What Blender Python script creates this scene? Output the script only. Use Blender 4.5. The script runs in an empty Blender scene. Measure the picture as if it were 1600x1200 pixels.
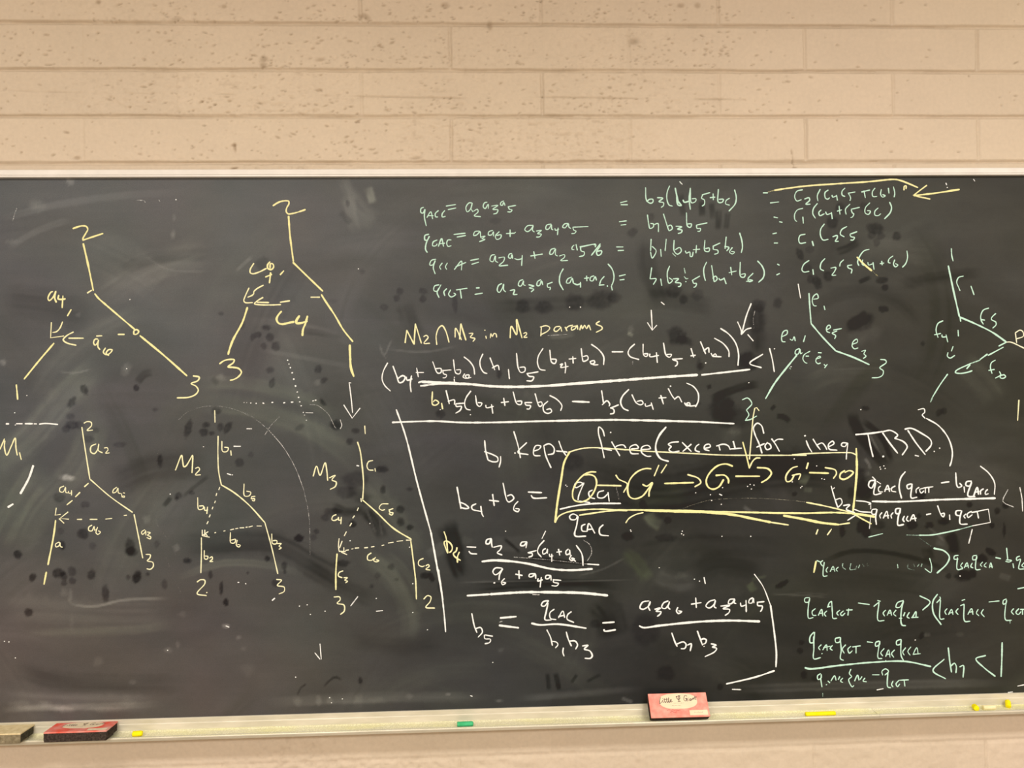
import bpy, bmesh, math, random
import numpy as np
from mathutils import Vector, Matrix

# ------------------------------------------------------------------ camera, light, exposure
SC = bpy.context.scene
COL = SC.collection
F_PX = 1200.0
YAW, PITCH, ROLL = math.radians(2.25), 0.0, math.radians(0.75)
CAM = np.array([0.0, -1.772, 1.64])
FWD = np.array([math.sin(YAW) * math.cos(PITCH), math.cos(YAW) * math.cos(PITCH), math.sin(PITCH)])
_r = np.cross(FWD, [0, 0, 1]); _r /= np.linalg.norm(_r); _u = np.cross(_r, FWD)
RGT = _r * math.cos(ROLL) - _u * math.sin(ROLL)
UPV = _r * math.sin(ROLL) + _u * math.cos(ROLL)
cam_data = bpy.data.cameras.new('camera')
cam = bpy.data.objects.new('camera', cam_data)
COL.objects.link(cam)
cam_data.sensor_fit = 'HORIZONTAL'; cam_data.sensor_width = 36.0
cam_data.lens = 36.0 * F_PX / 1600.0
cam_data.clip_start = 0.05
M = Matrix.Identity(4)
for i in range(3):
    M[i][0] = RGT[i]; M[i][1] = UPV[i]; M[i][2] = -FWD[i]; M[i][3] = CAM[i]
cam.matrix_world = M
SC.camera = cam

world = bpy.data.worlds.new('room_ambient'); SC.world = world
world.use_nodes = True
world.node_tree.nodes['Background'].inputs[0].default_value = (1.0, 0.93, 0.85, 1)
world.node_tree.nodes['Background'].inputs[1].default_value = 0.15


def area_light(name, loc, sx, sy, power, color, rot=(0, 0, 0)):
    d = bpy.data.lights.new(name, 'AREA')
    d.shape = 'RECTANGLE'; d.size = sx; d.size_y = sy; d.energy = power; d.color = color
    o = bpy.data.objects.new(name, d); COL.objects.link(o)
    o.location = loc; o.rotation_euler = rot
    return o


# the room's ceiling fluorescents (down-facing panels, out of the picture above), plus an added rear pair as fill
LAMP = (1.0, 0.955, 0.90)
area_light('ceiling_lamp_or_fill', (-1.3, -1.80, 2.96), 1.2, 0.3, 33, LAMP)
area_light('ceiling_lamp_or_fill', (1.5, -1.80, 2.96), 1.2, 0.3, 41, LAMP)
area_light('ceiling_lamp_or_fill', (-1.4, -4.0, 2.96), 1.2, 0.6, 82, LAMP)  # rear pair added as fill to lighten the tray's shadow
area_light('ceiling_lamp_or_fill', (1.5, -4.0, 2.96), 1.2, 0.6, 96, LAMP)
SC.view_settings.view_transform = 'Standard'
SC.view_settings.look = 'None'
SC.view_settings.gamma = 1.0
SC.view_settings.use_curve_mapping = False
SC.view_settings.exposure = 0.12


# ------------------------------------------------------------------ helpers
SLATE_Y = -0.02
Z_BOT, Z_TOP = 0.9017, 2.1122
COURSE, BLOCK = 0.1062, 0.4150
ORIGIN = np.array([0.0, SLATE_Y, Z_BOT])


def at(x, y, Y=SLATE_Y):
    """points of the photograph's frame (1600 x 1200) carried onto the vertical plane y = Y"""
    x = np.asarray(x, float); y = np.asarray(y, float)
    d = FWD[None] + np.outer((x.ravel() - 800) / F_PX, RGT) - np.outer((y.ravel() - 600) / F_PX, UPV)
    return CAM + d * ((Y - CAM[1]) / d[:, 1])[:, None]


def proj(P):
    v = P - CAM; z = v @ FWD
    return 800 + F_PX * (v @ RGT) / z, 600 - F_PX * (v @ UPV) / z


def lin(c):
    c = np.asarray(c, float) / 255.0
    return np.where(c <= 0.04045, c / 12.92, ((c + 0.055) / 1.055) ** 2.4)


def mesh_np(name, V, Fq, smooth=False):
    me = bpy.data.meshes.new(name)
    V = np.ascontiguousarray(V, np.float32); Fq = np.ascontiguousarray(Fq, np.int32)
    n = Fq.shape[1]
    me.vertices.add(len(V)); me.vertices.foreach_set('co', V.ravel())
    me.loops.add(Fq.size); me.loops.foreach_set('vertex_index', Fq.ravel())
    me.polygons.add(len(Fq))
    me.polygons.foreach_set('loop_start', np.arange(0, Fq.size, n, dtype=np.int32))
    if smooth:
        me.polygons.foreach_set('use_smooth', np.ones(len(Fq), bool))
    me.update(calc_edges=True); me.validate()
    return me


def add_color(me, rgba):
    a = me.attributes.new('tint', 'FLOAT_COLOR', 'POINT')
    a.data.foreach_set('color', np.ascontiguousarray(rgba, np.float32).ravel())


def grid_faces(nr, nc):
    i = np.arange((nr - 1) * nc).reshape(nr - 1, nc)[:, :-1].ravel()
    return np.stack([i, i + 1, i + nc + 1, i + nc], 1)


def link(name, me, mat, parent=None, loc=None):
    o = bpy.data.objects.new(name, me); COL.objects.link(o)
    if mat is not None:
        me.materials.append(mat)
    if parent is not None:
        o.parent = parent
    if loc is not None:
        o.location = loc
    return o


def obj_bm(name, bm, mat, parent=None, loc=None, smooth=False):
    me = bpy.data.meshes.new(name)
    bmesh.ops.recalc_face_normals(bm, faces=bm.faces[:])
    bm.to_mesh(me); bm.free()
    if smooth:
        for p in me.polygons:
            p.use_smooth = True
    return link(name, me, mat, parent, loc)


def thing(name, label, cat, loc=(0, 0, 0), group=None):
    o = bpy.data.objects.new(name, None); COL.objects.link(o)
    o.empty_display_size = 0.05
    o.location = loc
    o['label'] = label; o['category'] = cat
    if group:
        o['group'] = group
    return o


def structure(o):
    o['kind'] = 'structure'
    return o


def add_box(bm, lo, hi, bevel=0.0, seg=2):
    vs = [bm.verts.new((x, y, z)) for x in (lo[0], hi[0]) for y in (lo[1], hi[1]) for z in (lo[2], hi[2])]
    fs = [bm.faces.new([vs[k] for k in q]) for q in
          ((0, 1, 3, 2), (4, 6, 7, 5), (0, 4, 5, 1), (2, 3, 7, 6), (0, 2, 6, 4), (1, 5, 7, 3))]
    if bevel > 0:
        es = {e for f in fs for e in f.edges}
        bmesh.ops.bevel(bm, geom=list(es), offset=bevel, segments=seg, affect='EDGES', profile=0.5)


# value noise in numpy, for wear and dust
def vnoise(x, y, seed):
    rng = np.random.RandomState(seed)
    G = rng.rand(256, 256).astype(np.float32)
    xi = np.floor(x).astype(int); yi = np.floor(y).astype(int)
    fx = x - xi; fy = y - yi
    fx = fx * fx * (3 - 2 * fx); fy = fy * fy * (3 - 2 * fy)
    a = G[yi & 255, xi & 255]; b = G[yi & 255, (xi + 1) & 255]
    c = G[(yi + 1) & 255, xi & 255]; d = G[(yi + 1) & 255, (xi + 1) & 255]
    return (a + (b - a) * fx) * (1 - fy) + (c + (d - c) * fx) * fy


def fbm(x, y, seed, oct=4, gain=0.5):
    s = 0; a = 1; t = 0
    for k in range(oct):
        s = s + a * vnoise(x * 2 ** k + 17.3 * k, y * 2 ** k + 9.1 * k, seed + k)
        t += a; a *= gain
    return s / t - 0.5


def sstep(a, b, x):
    t = np.clip((x - a) / (b - a), 0, 1)
    return t * t * (3 - 2 * t)


# ------------------------------------------------------------------ materials
def new_mat(name):
    m = bpy.data.materials.new(name); m.use_nodes = True
    nt = m.node_tree
    b = nt.nodes['Principled BSDF']
    return m, nt, b


def N(nt, t, **kw):
    n = nt.nodes.new(t)
    for k, v in kw.items():
        setattr(n, k, v)
    return n


def noise_mat(name, c1, c2, scale=40, rough=0.7, spec=0.3, bump=0.0, metal=0.0, stretch=(1, 1, 1), detail=5, bscale=None):
    m, nt, b = new_mat(name)
    tc = N(nt, 'ShaderNodeTexCoord'); mp = N(nt, 'ShaderNodeMapping')
    mp.inputs['Scale'].default_value = stretch
    nt.links.new(tc.outputs['Object'], mp.inputs[0])
    no = N(nt, 'ShaderNodeTexNoise'); no.inputs['Scale'].default_value = scale; no.inputs['Detail'].default_value = detail
    nt.links.new(mp.outputs[0], no.inputs['Vector'])
    cr = N(nt, 'ShaderNodeValToRGB')
    cr.color_ramp.elements[0].position = 0.35; cr.color_ramp.elements[1].position = 0.68
    cr.color_ramp.elements[0].color = (*c1, 1); cr.color_ramp.elements[1].color = (*c2, 1)
    nt.links.new(no.outputs['Fac'], cr.inputs[0]); nt.links.new(cr.outputs[0], b.inputs['Base Color'])
    b.inputs['Roughness'].default_value = rough; b.inputs['Specular IOR Level'].default_value = spec
    b.inputs['Metallic'].default_value = metal
    if bump > 0:
        n2 = N(nt, 'ShaderNodeTexNoise'); n2.inputs['Scale'].default_value = bscale or scale * 3
        n2.inputs['Detail'].default_value = 4
        nt.links.new(mp.outputs[0], n2.inputs['Vector'])
        bp = N(nt, 'ShaderNodeBump'); bp.inputs['Strength'].default_value = 1.0; bp.inputs['Distance'].default_value = bump
        nt.links.new(n2.outputs['Fac'], bp.inputs['Height']); nt.links.new(bp.outputs[0], b.inputs['Normal'])
    return m


def tint_mat(name, rough, spec, bump=0.0, bscale=200, grain=None):
    """base colour from the mesh's own 'tint' attribute (paint, dust, wear, painted sheen), with procedural grain"""
    m, nt, b = new_mat(name)
    at_ = N(nt, 'ShaderNodeAttribute', attribute_name='tint')
    tc = N(nt, 'ShaderNodeTexCoord')
    no = N(nt, 'ShaderNodeTexNoise'); no.inputs['Scale'].default_value = bscale; no.inputs['Detail'].default_value = 6
    nt.links.new(tc.outputs['Object'], no.inputs['Vector'])
    mx = N(nt, 'ShaderNodeMix', data_type='RGBA', blend_type='MULTIPLY'); mx.inputs[0].default_value = 1.0
    cr = N(nt, 'ShaderNodeValToRGB')
    g = grain if grain is not None else 0.1
    cr.color_ramp.elements[0].color = (1 - g, 1 - g, 1 - g, 1); cr.color_ramp.elements[1].color = (1 + g, 1 + g, 1 + g, 1)
    cr.color_ramp.elements[0].position = 0.3; cr.color_ramp.elements[1].position = 0.7
    nt.links.new(no.outputs['Fac'], cr.inputs[0])
    nt.links.new(at_.outputs['Color'], mx.inputs[6]); nt.links.new(cr.outputs[0], mx.inputs[7])
    nt.links.new(mx.outputs[2], b.inputs['Base Color'])
    b.inputs['Roughness'].default_value = rough; b.inputs['Specular IOR Level'].default_value = spec
    if bump > 0:
        bp = N(nt, 'ShaderNodeBump'); bp.inputs['Strength'].default_value = 1.0; bp.inputs['Distance'].default_value = bump
        nt.links.new(no.outputs['Fac'], bp.inputs['Height']); nt.links.new(bp.outputs[0], b.inputs['Normal'])
    return m


def chalk_mat():
    m, nt, b = new_mat('chalk_on_board')
    at_ = N(nt, 'ShaderNodeAttribute', attribute_name='tint')
    tc = N(nt, 'ShaderNodeTexCoord')
    no = N(nt, 'ShaderNodeTexNoise'); no.inputs['Scale'].default_value = 700; no.inputs['Detail'].default_value = 3
    nt.links.new(tc.outputs['Object'], no.inputs['Vector'])
    # cover = clamp((opacity * 1.5 - noise) * 3.2): thin chalk breaks up into grains
    m1 = N(nt, 'ShaderNodeMath', operation='MULTIPLY'); m1.inputs[1].default_value = 1.35
    m2 = N(nt, 'ShaderNodeMath', operation='SUBTRACT')
    m3 = N(nt, 'ShaderNodeMath', operation='MULTIPLY', use_clamp=True); m3.inputs[1].default_value = 2.2
    nt.links.new(at_.outputs['Alpha'], m1.inputs[0]); nt.links.new(m1.outputs[0], m2.inputs[0])
    nt.links.new(no.outputs['Fac'], m2.inputs[1]); nt.links.new(m2.outputs[0], m3.inputs[0])
    nt.links.new(at_.outputs['Color'], b.inputs['Base Color'])
    b.inputs['Roughness'].default_value = 0.95; b.inputs['Specular IOR Level'].default_value = 0.1
    tr = N(nt, 'ShaderNodeBsdfTransparent'); ms = N(nt, 'ShaderNodeMixShader')
    out = nt.nodes['Material Output']
    nt.links.new(m3.outputs[0], ms.inputs[0]); nt.links.new(tr.outputs[0], ms.inputs[1]); nt.links.new(b.outputs[0], ms.inputs[2])
    nt.links.new(ms.outputs[0], out.inputs['Surface'])
    return m


MAT = {}
MAT['wall'] = tint_mat('painted_block', 0.6, 0.3, 0.0006, 110, 0.03)
MAT['plain_wall'] = noise_mat('painted_wall', (.55, .44, .33), (.60, .48, .36), 6, 0.8)
MAT['floor'] = noise_mat('vinyl_floor', (.30, .27, .23), (.40, .36, .31), 14, 0.5)
MAT['ceiling'] = noise_mat('ceiling_tile', (.70, .68, .63), (.78, .76, .71), 30, 0.9)
MAT['slate'] = tint_mat('dusty_slate', 0.55, 0.25, 0.0, 420, 0.10)
MAT['chalk'] = chalk_mat()

# ------------------------------------------------------------------ room shell
RX0, RX1, RY, RH = -3.2, 3.2, -5.2, 3.0


def slab(name, lo, hi, mat):
    bm = bmesh.new(); add_box(bm, lo, hi)
    return structure(obj_bm(name, bm, mat))


slab('floor', (RX0, RY, -0.1), (RX1, 0.0, 0.0), MAT['floor'])
slab('ceiling', (RX0, RY, RH), (RX1, 0.0, RH + 0.1), MAT['ceiling'])
slab('wall_left', (RX0 - 0.1, RY, 0), (RX0, 0.1, RH), MAT['plain_wall'])
slab('wall_right', (RX1, RY, 0), (RX1 + 0.1, 0.1, RH), MAT['plain_wall'])
slab('wall_rear', (RX0, RY - 0.1, 0), (RX1, RY, RH), MAT['plain_wall'])


def build_wall():
    xs = np.concatenate([np.arange(RX0, -1.6, 0.012), np.arange(-1.6, 1.75, 0.0022), np.arange(1.75, RX1, 0.012), [RX1]])
    zs = np.concatenate([np.arange(0, 0.66, 0.012), np.arange(0.66, 0.92, 0.004), np.arange(0.92, 2.08, 0.03),
                         np.arange(2.08, 2.60, 0.002), np.arange(2.60, RH, 0.008), [RH]])
    X, Z = np.meshgrid(xs, zs)
    h = np.zeros_like(X)
    rng = np.random.RandomState(5)
    # bed joints
    zz = Z + 0.0022 * fbm(X * 9, Z * 3, 11, 3) - 0.012 * (Z < 1.2)
    k = np.floor((zz - 2.1515) / COURSE)
    dz = (zz - 2.1515) - k * COURSE                        # height above the bed joint below
    e = np.minimum(dz, COURSE - dz)
    depth = 0.0070 * (0.85 + 0.9 * fbm(X * 5, k * 3.7, 21, 3))
    wid = 0.0048 + 0.002 * fbm(X * 14, Z * 14, 23, 2)
    groove = 1 - sstep(wid * 0.30, wid * 1.2, e)
    low = Z < 1.2
    h -= depth * groove * np.where(low, 0.35, 1.0)
    # head joints, alternate courses shifted by half a block
    off = np.where((k.astype(int) % 2) == 0, -0.478, 0.148)
    xx = X + 0.002 * fbm(X * 3, Z * 22, 31, 3)
    j = np.round((xx - off) / BLOCK)
    dx = np.abs((xx - off) - j * BLOCK)
    R = rng.rand(64, 64)
    jd = R[(k.astype(int)) % 64, (j.astype(int)) % 64]
    jx = off + j * BLOCK
    jd = np.where(jx < -0.35, 0.25 * jd, 0.35 + 0.65 * jd)  # nearly painted over at the left
    jw = 0.0038 + 0.0015 * fbm(X * 10, Z * 30, 33, 2)
    head = (1 - sstep(jw * 0.4, jw * 1.2, dx)) * sstep(0.002, 0.007, e)
    head = head * np.where(low & (Z > 0.782), 0.0, 1.0)
    h -= 0.0048 * jd * head * np.where(low, 0.6, 1.0)
    h += 0.0030 * fbm(X * 45, Z * 60, 47, 3) * (Z < 0.782)
    # blocks are not quite flush
    blk = np.floor((xx - off) / BLOCK)
    B = rng.rand(64, 64)
    h += 0.0016 * (B[(k.astype(int)) % 64, (blk.astype(int)) % 64] - 0.5)
    # smooth thick paint at the right, coarse open block towards the middle
    coarse = sstep(0.75, 0.2, X) * sstep(-1.5, -0.3, X) * (0.35 + 1.3 * sstep(-0.1, 0.25, fbm(X * 2.6, k * 5.3, 45, 2)))
    h += 0.0016 * fbm(X * 26, Z * 40, 41, 4) * (0.5 + coarse) + (0.0007 + 0.0030 * coarse) * fbm(X * 75, Z * 130, 42, 3)
    dirt = np.where(low, 0.3, 1.0) * 0.10 * groove * sstep(-0.2, 0.3, fbm(X * 12, Z * 4, 46, 2)) + 0.05 * groove + 0.05 * head * jd
    dirt += 0.10 * coarse * sstep(0.12, 0.35, -fbm(X * 75, Z * 130, 42, 3))
    # the long shallow crack half way up the second course above the board
    cp = np.array([(0, 141), (100, 144.5), (370, 147.5), (480, 149), (580, 151), (700, 153), (760, 153.5), (850, 151.5), (1000, 154), (1120, 155), (1165, 156)], float)
    cw = at(cp[:, 0], cp[:, 1], 0.0)
    zc = np.interp(X, cw[:, 0], cw[:, 2]) + 0.001 * fbm(X * 25, X * 0, 51, 3)
    gate = ((X > cw[0, 0]) & (X < cw[-1, 0])) * sstep(-0.12, 0.05, fbm(X * 9, X * 0 + 3, 53, 2))
    cm = np.exp(-((Z - zc) / 0.0016) ** 2) * gate
    h -= 0.0026 * cm; dirt += 0.22 * cm
    # pores and chipped spots in the block faces, dense in the middle, few at the right
    def pit(x, z, lx, lz, d, dk, ang):
        i0, i1 = np.searchsorted(xs, [x - 3 * lx - 0.004, x + 3 * lx + 0.004])
        j0, j1 = np.searchsorted(zs, [z - 3 * lz - 0.004 - lx, z + 3 * lz + 0.004 + lx])
        if i1 <= i0 or j1 <= j0:
            return
        u = X[j0:j1, i0:i1] - x; v = Z[j0:j1, i0:i1] - z
        a = u * math.cos(ang) + v * math.sin(ang); b = -u * math.sin(ang) + v * math.cos(ang)
        m = np.exp(-((a / lx) ** 2 + (b / lz) ** 2) ** 1.5)
        h[j0:j1, i0:i1] -= d * m; dirt[j0:j1, i0:i1] += dk * m
    rg = random.Random(7)
    dens = {2: [(0, .25), (350, .35), (500, .9), (620, .8), (900, .4), (1000, .9), (1120, .6), (1250, .1), (1600, .02)],
            3: [(0, .3), (200, .5), (330, .55), (500, .8), (760, .8), (900, .9), (1120, .6), (1180, .15), (1600, .03)],
            1: [(0, .2), (300, .3), (400, .6), (520, .7), (780, .35), (980, .8), (1080, .8), (1160, .3), (1280, .1), (1600, .03)],
            0: [(0, .15), (300, .3), (550, .45), (800, .4), (1000, .25), (1160, .12), (1300, .05), (1600, .03)]}
    rows = {0: (187, 249), 1: (115, 178), 2: (45, 106), 3: (0, 34)}
    # course index 0 = the one right above the board
    for r, (y0, y1) in rows.items():
        dd = dens[{0: 0, 1: 1, 2: 2, 3: 3}[r]]
        n = int(900 * (y1 - y0) / 60)
        px = np.array([d[0] for d in dd]); pv = np.array([d[1] for d in dd])
        for _ in range(n):
            x = rg.uniform(0, 1600)
            cl = 0.45 + 1.6 * float(vnoise(np.array(x / 45.0), np.array(r * 5.1), 77)) ** 2
            if rg.random() > np.interp(x, px, pv) * cl:
                continue
            y = y0 + (y1 - y0) * (rg.random() if rg.random() < 0.6 else rg.betavariate(3, 1.1))
            w = at(x, y, 0.0)[0]
            s = rg.random()
            pit(w[0], w[2], 0.0018 + 0.005 * s * rg.random(), 0.0011 + 0.0010 * rg.random(), 0.0016 + 0.0020 * s, 0.10 + 0.22 * s, rg.uniform(-0.4, 0.5))
    for (x, y, lx, lz, dk) in ((412, 92, .009, .006, .35), (410, 101, .006, .006, .3), (413, 104, .009, .003, .3), (367, 231, .003, .010, .4), (365, 227, .006, .003, .4),
                               (1237, 238, .002, .006, .35), (1239, 252, .0015, .016, .3), (1241, 263, .006, .0018, .6), (366, 263, .009, .002, .6), (566, 24, .010, .006, .3),
                               (574, 28, .007, .007, .25), (153, 3, .006, .004, .4), (350, 10, .006, .004, .3), (990, 64, .012, .008, .3), (500, 93, .010, .004, .3),
                               (275, 30, .012, .005, .25), (120, 247, .008, .004, .3), (650, 247, .012, .004, .3), (1308, 188, .002, .002, .5), (765, 40, .006, .012, .25), (695, 8, .01, .006, .3), (1064, 8, .009, .005, .3), (1090, 8, .007, .006, .3)):
        w = at(x, y, 0.0)[0]
        pit(w[0], w[2], lx, lz, 0.0025, dk, 0.1)
    V = np.stack([X, -h, Z], -1).reshape(-1, 3)
    me = mesh_np('wall_front', V, grid_faces(len(zs), len(xs)), True)
    base = np.array(WALL_RGB)
    t = 1 + 0.10 * fbm(X * 2.2, Z * 3, 61, 4) + 0.06 * fbm(X * 14, Z * 20, 63, 3)
    t = t + 0.05 * (B[(k.astype(int)) % 64, (blk.astype(int)) % 64] - 0.5)
    dirt = np.clip(dirt, 0, 0.55)
    C = np.ones((*X.shape, 4), np.float32)
    pk = 0.03 * fbm(X * 1.3, Z * 1.3, 65, 2)
    C[..., 0] = base[0] * t * (1 - 0.9 * dirt); C[..., 1] = base[1] * t * (1 - pk) * (1 - dirt); C[..., 2] = base[2] * t * (1 + pk) * (1 - 1.12 * dirt)
    add_color(me, C.reshape(-1, 4))
    structure(link('wall_front', me, MAT['wall']))


WALL_RGB = (0.62, 0.525, 0.41)
build_wall()

# ------------------------------------------------------------------ the chalkboard
board = thing('chalkboard', 'long dark grey chalkboard covered in yellow, white and mint chalk trees and equations', 'chalkboard', tuple(ORIGIN))
BX0, BX1 = -1.60, 1.80


def extrude(name, prof, x0, x1, mat, parent, origin, smooth=False):
    """prof: (distance out of the slate plane, height over the slate's lower edge)"""
    bm = bmesh.new()
    rings = []
    for x in (x0, x1):
        rings.append([bm.verts.new((x - origin[0], SLATE_Y - d - origin[1], Z_BOT + z - origin[2])) for d, z in prof])
    n = len(prof)
    for i in range(n):
        bm.faces.new((rings[0][i], rings[0][(i + 1) % n], rings[1][(i + 1) % n], rings[1][i]))
    bm.faces.new(rings[0]); bm.faces.new(rings[1][::-1])
    return obj_bm(name, bm, mat, parent)


HB = Z_TOP - Z_BOT
MAT['rail'] = noise_mat('white_enamel_rail', (.78, .76, .72), (.86, .84, .80), 25, 0.35, 0.5)


def tray_mat():
    """aluminium channel with chalk dust settled on its upward faces"""
    m, nt, b = new_mat('dusty_aluminium_tray')
    tc = N(nt, 'ShaderNodeTexCoord'); mp = N(nt, 'ShaderNodeMapping'); mp.inputs['Scale'].default_value = (0.22, 1, 1)
    nt.links.new(tc.outputs['Object'], mp.inputs[0])
    def noise(scale, vec, det=5):
        n = N(nt, 'ShaderNodeTexNoise'); n.inputs['Scale'].default_value = scale; n.inputs['Detail'].default_value = det
        nt.links.new(vec, n.inputs['Vector']); return n.outputs['Fac']
    def ramp(f, p0, p1, c0, c1):
        r = N(nt, 'ShaderNodeValToRGB'); r.color_ramp.elements[0].position = p0; r.color_ramp.elements[1].position = p1
        r.color_ramp.elements[0].color = (*c0, 1); r.color_ramp.elements[1].color = (*c1, 1)
        nt.links.new(f, r.inputs[0]); return r.outputs[0]
    metal = ramp(noise(60, mp.outputs[0]), 0.35, 0.7, (.60, .57, .45), (.74, .70, .58))
    dust = ramp(noise(35, mp.outputs[0]), 0.35, 0.65, (.80, .76, .52), (.86, .84, .34))
    pale = ramp(noise(330, tc.outputs['Object'], 4), 0.45, 0.62, (.58, .56, .40), (.92, .90, .72))
    mixd = N(nt, 'ShaderNodeMix', data_type='RGBA'); nt.links.new(noise(120, mp.outputs[0], 3), mixd.inputs[0])
    nt.links.new(dust, mixd.inputs[6]); nt.links.new(pale, mixd.inputs[7])
    ge = N(nt, 'ShaderNodeNewGeometry'); sx = N(nt, 'ShaderNodeSeparateXYZ'); nt.links.new(ge.outputs['True Normal'], sx.inputs[0])
    up = N(nt, 'ShaderNodeMapRange'); up.inputs[1].default_value = 0.45; up.inputs[2].default_value = 0.75
    nt.links.new(sx.outputs['Z'], up.inputs[0])
    sp = N(nt, 'ShaderNodeSeparateXYZ'); nt.links.new(tc.outputs['Object'], sp.inputs[0])
    low = N(nt, 'ShaderNodeMath', operation='LESS_THAN'); low.inputs[1].default_value = -0.0236     # in the trough, not on the lip
    nt.links.new(sp.outputs['Z'], low.inputs[0])
    mu = N(nt, 'ShaderNodeMath', operation='MULTIPLY'); nt.links.new(up.outputs[0], mu.inputs[0]); nt.links.new(low.outputs[0], mu.inputs[1])
    mf = N(nt, 'ShaderNodeMath', operation='MULTIPLY'); mf.inputs[1].default_value = 0.85; nt.links.new(mu.outputs[0], mf.inputs[0])
    mx = N(nt, 'ShaderNodeMix', data_type='RGBA'); nt.links.new(mf.outputs[0], mx.inputs[0])
    nt.links.new(metal, mx.inputs[6]); nt.links.new(mixd.outputs[2], mx.inputs[7]); nt.links.new(mx.outputs[2], b.inputs['Base Color'])
    b.inputs['Roughness'].default_value = 0.38; b.inputs['Metallic'].default_value = 0.2; b.inputs['Specular IOR Level'].default_value = 0.5
    return m


MAT['tray'] = tray_mat()
rail_prof = [(-0.02, HB + .0188), (.0015, HB + .0188), (.0045, HB + .0172), (.0085, HB + .0056), (.0068, HB + .0050), (.0068, HB + .0042),
             (.0098, HB + .0038), (.0105, HB + .0026), (.0105, HB + .0006), (.0096, HB + .0), (-.002, HB + .0), (-.02, HB + .0)]
extrude('top_rail', rail_prof, BX0 - 0.02, BX1 + 0.02, MAT['rail'], board, ORIGIN)
for xs_ in ((BX0 - 0.02, BX0), (BX1, BX1 + 0.02)):
    bm = bmesh.new()
    add_box(bm, (xs_[0], -0.011, 0), (xs_[1], 0.02, HB), 0.002)
    obj_bm('side_rail', bm, MAT['rail'], board)
tray_prof = [(-.02, 0.0), (.0028, 0.0), (.0034, -.0006), (.0034, -.0095), (.0048, -.0103), (.0052, -.0112), (.0066, -.0235), (.0082, -.0246), (.0100, -.0262),
             (.0355, -.0266), (.0372, -.0246), (.0384, -.0234), (.0406, -.0234), (.0424, -.0244), (.0430, -.0258), (.0424, -.0275), (.0390, -.0335), (.0370, -.0345), (-.02, -.0345)]
xseam = float(at(1360, 1105)[0][0])
tray = extrude('chalk_tray', tray_prof, BX0 - 0.02, xseam - 0.00005, MAT['tray'], board, ORIGIN)
tray['label'] = 'pale aluminium chalk tray dusted with yellow chalk'
extrude('chalk_tray', [(d + (0.0008 if d > .03 else 0), z + (0.0008 if z < -.02 else 0)) for d, z in tray_prof], xseam + 0.00005, BX1 + 0.02, MAT['tray'], board, ORIGIN)


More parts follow.
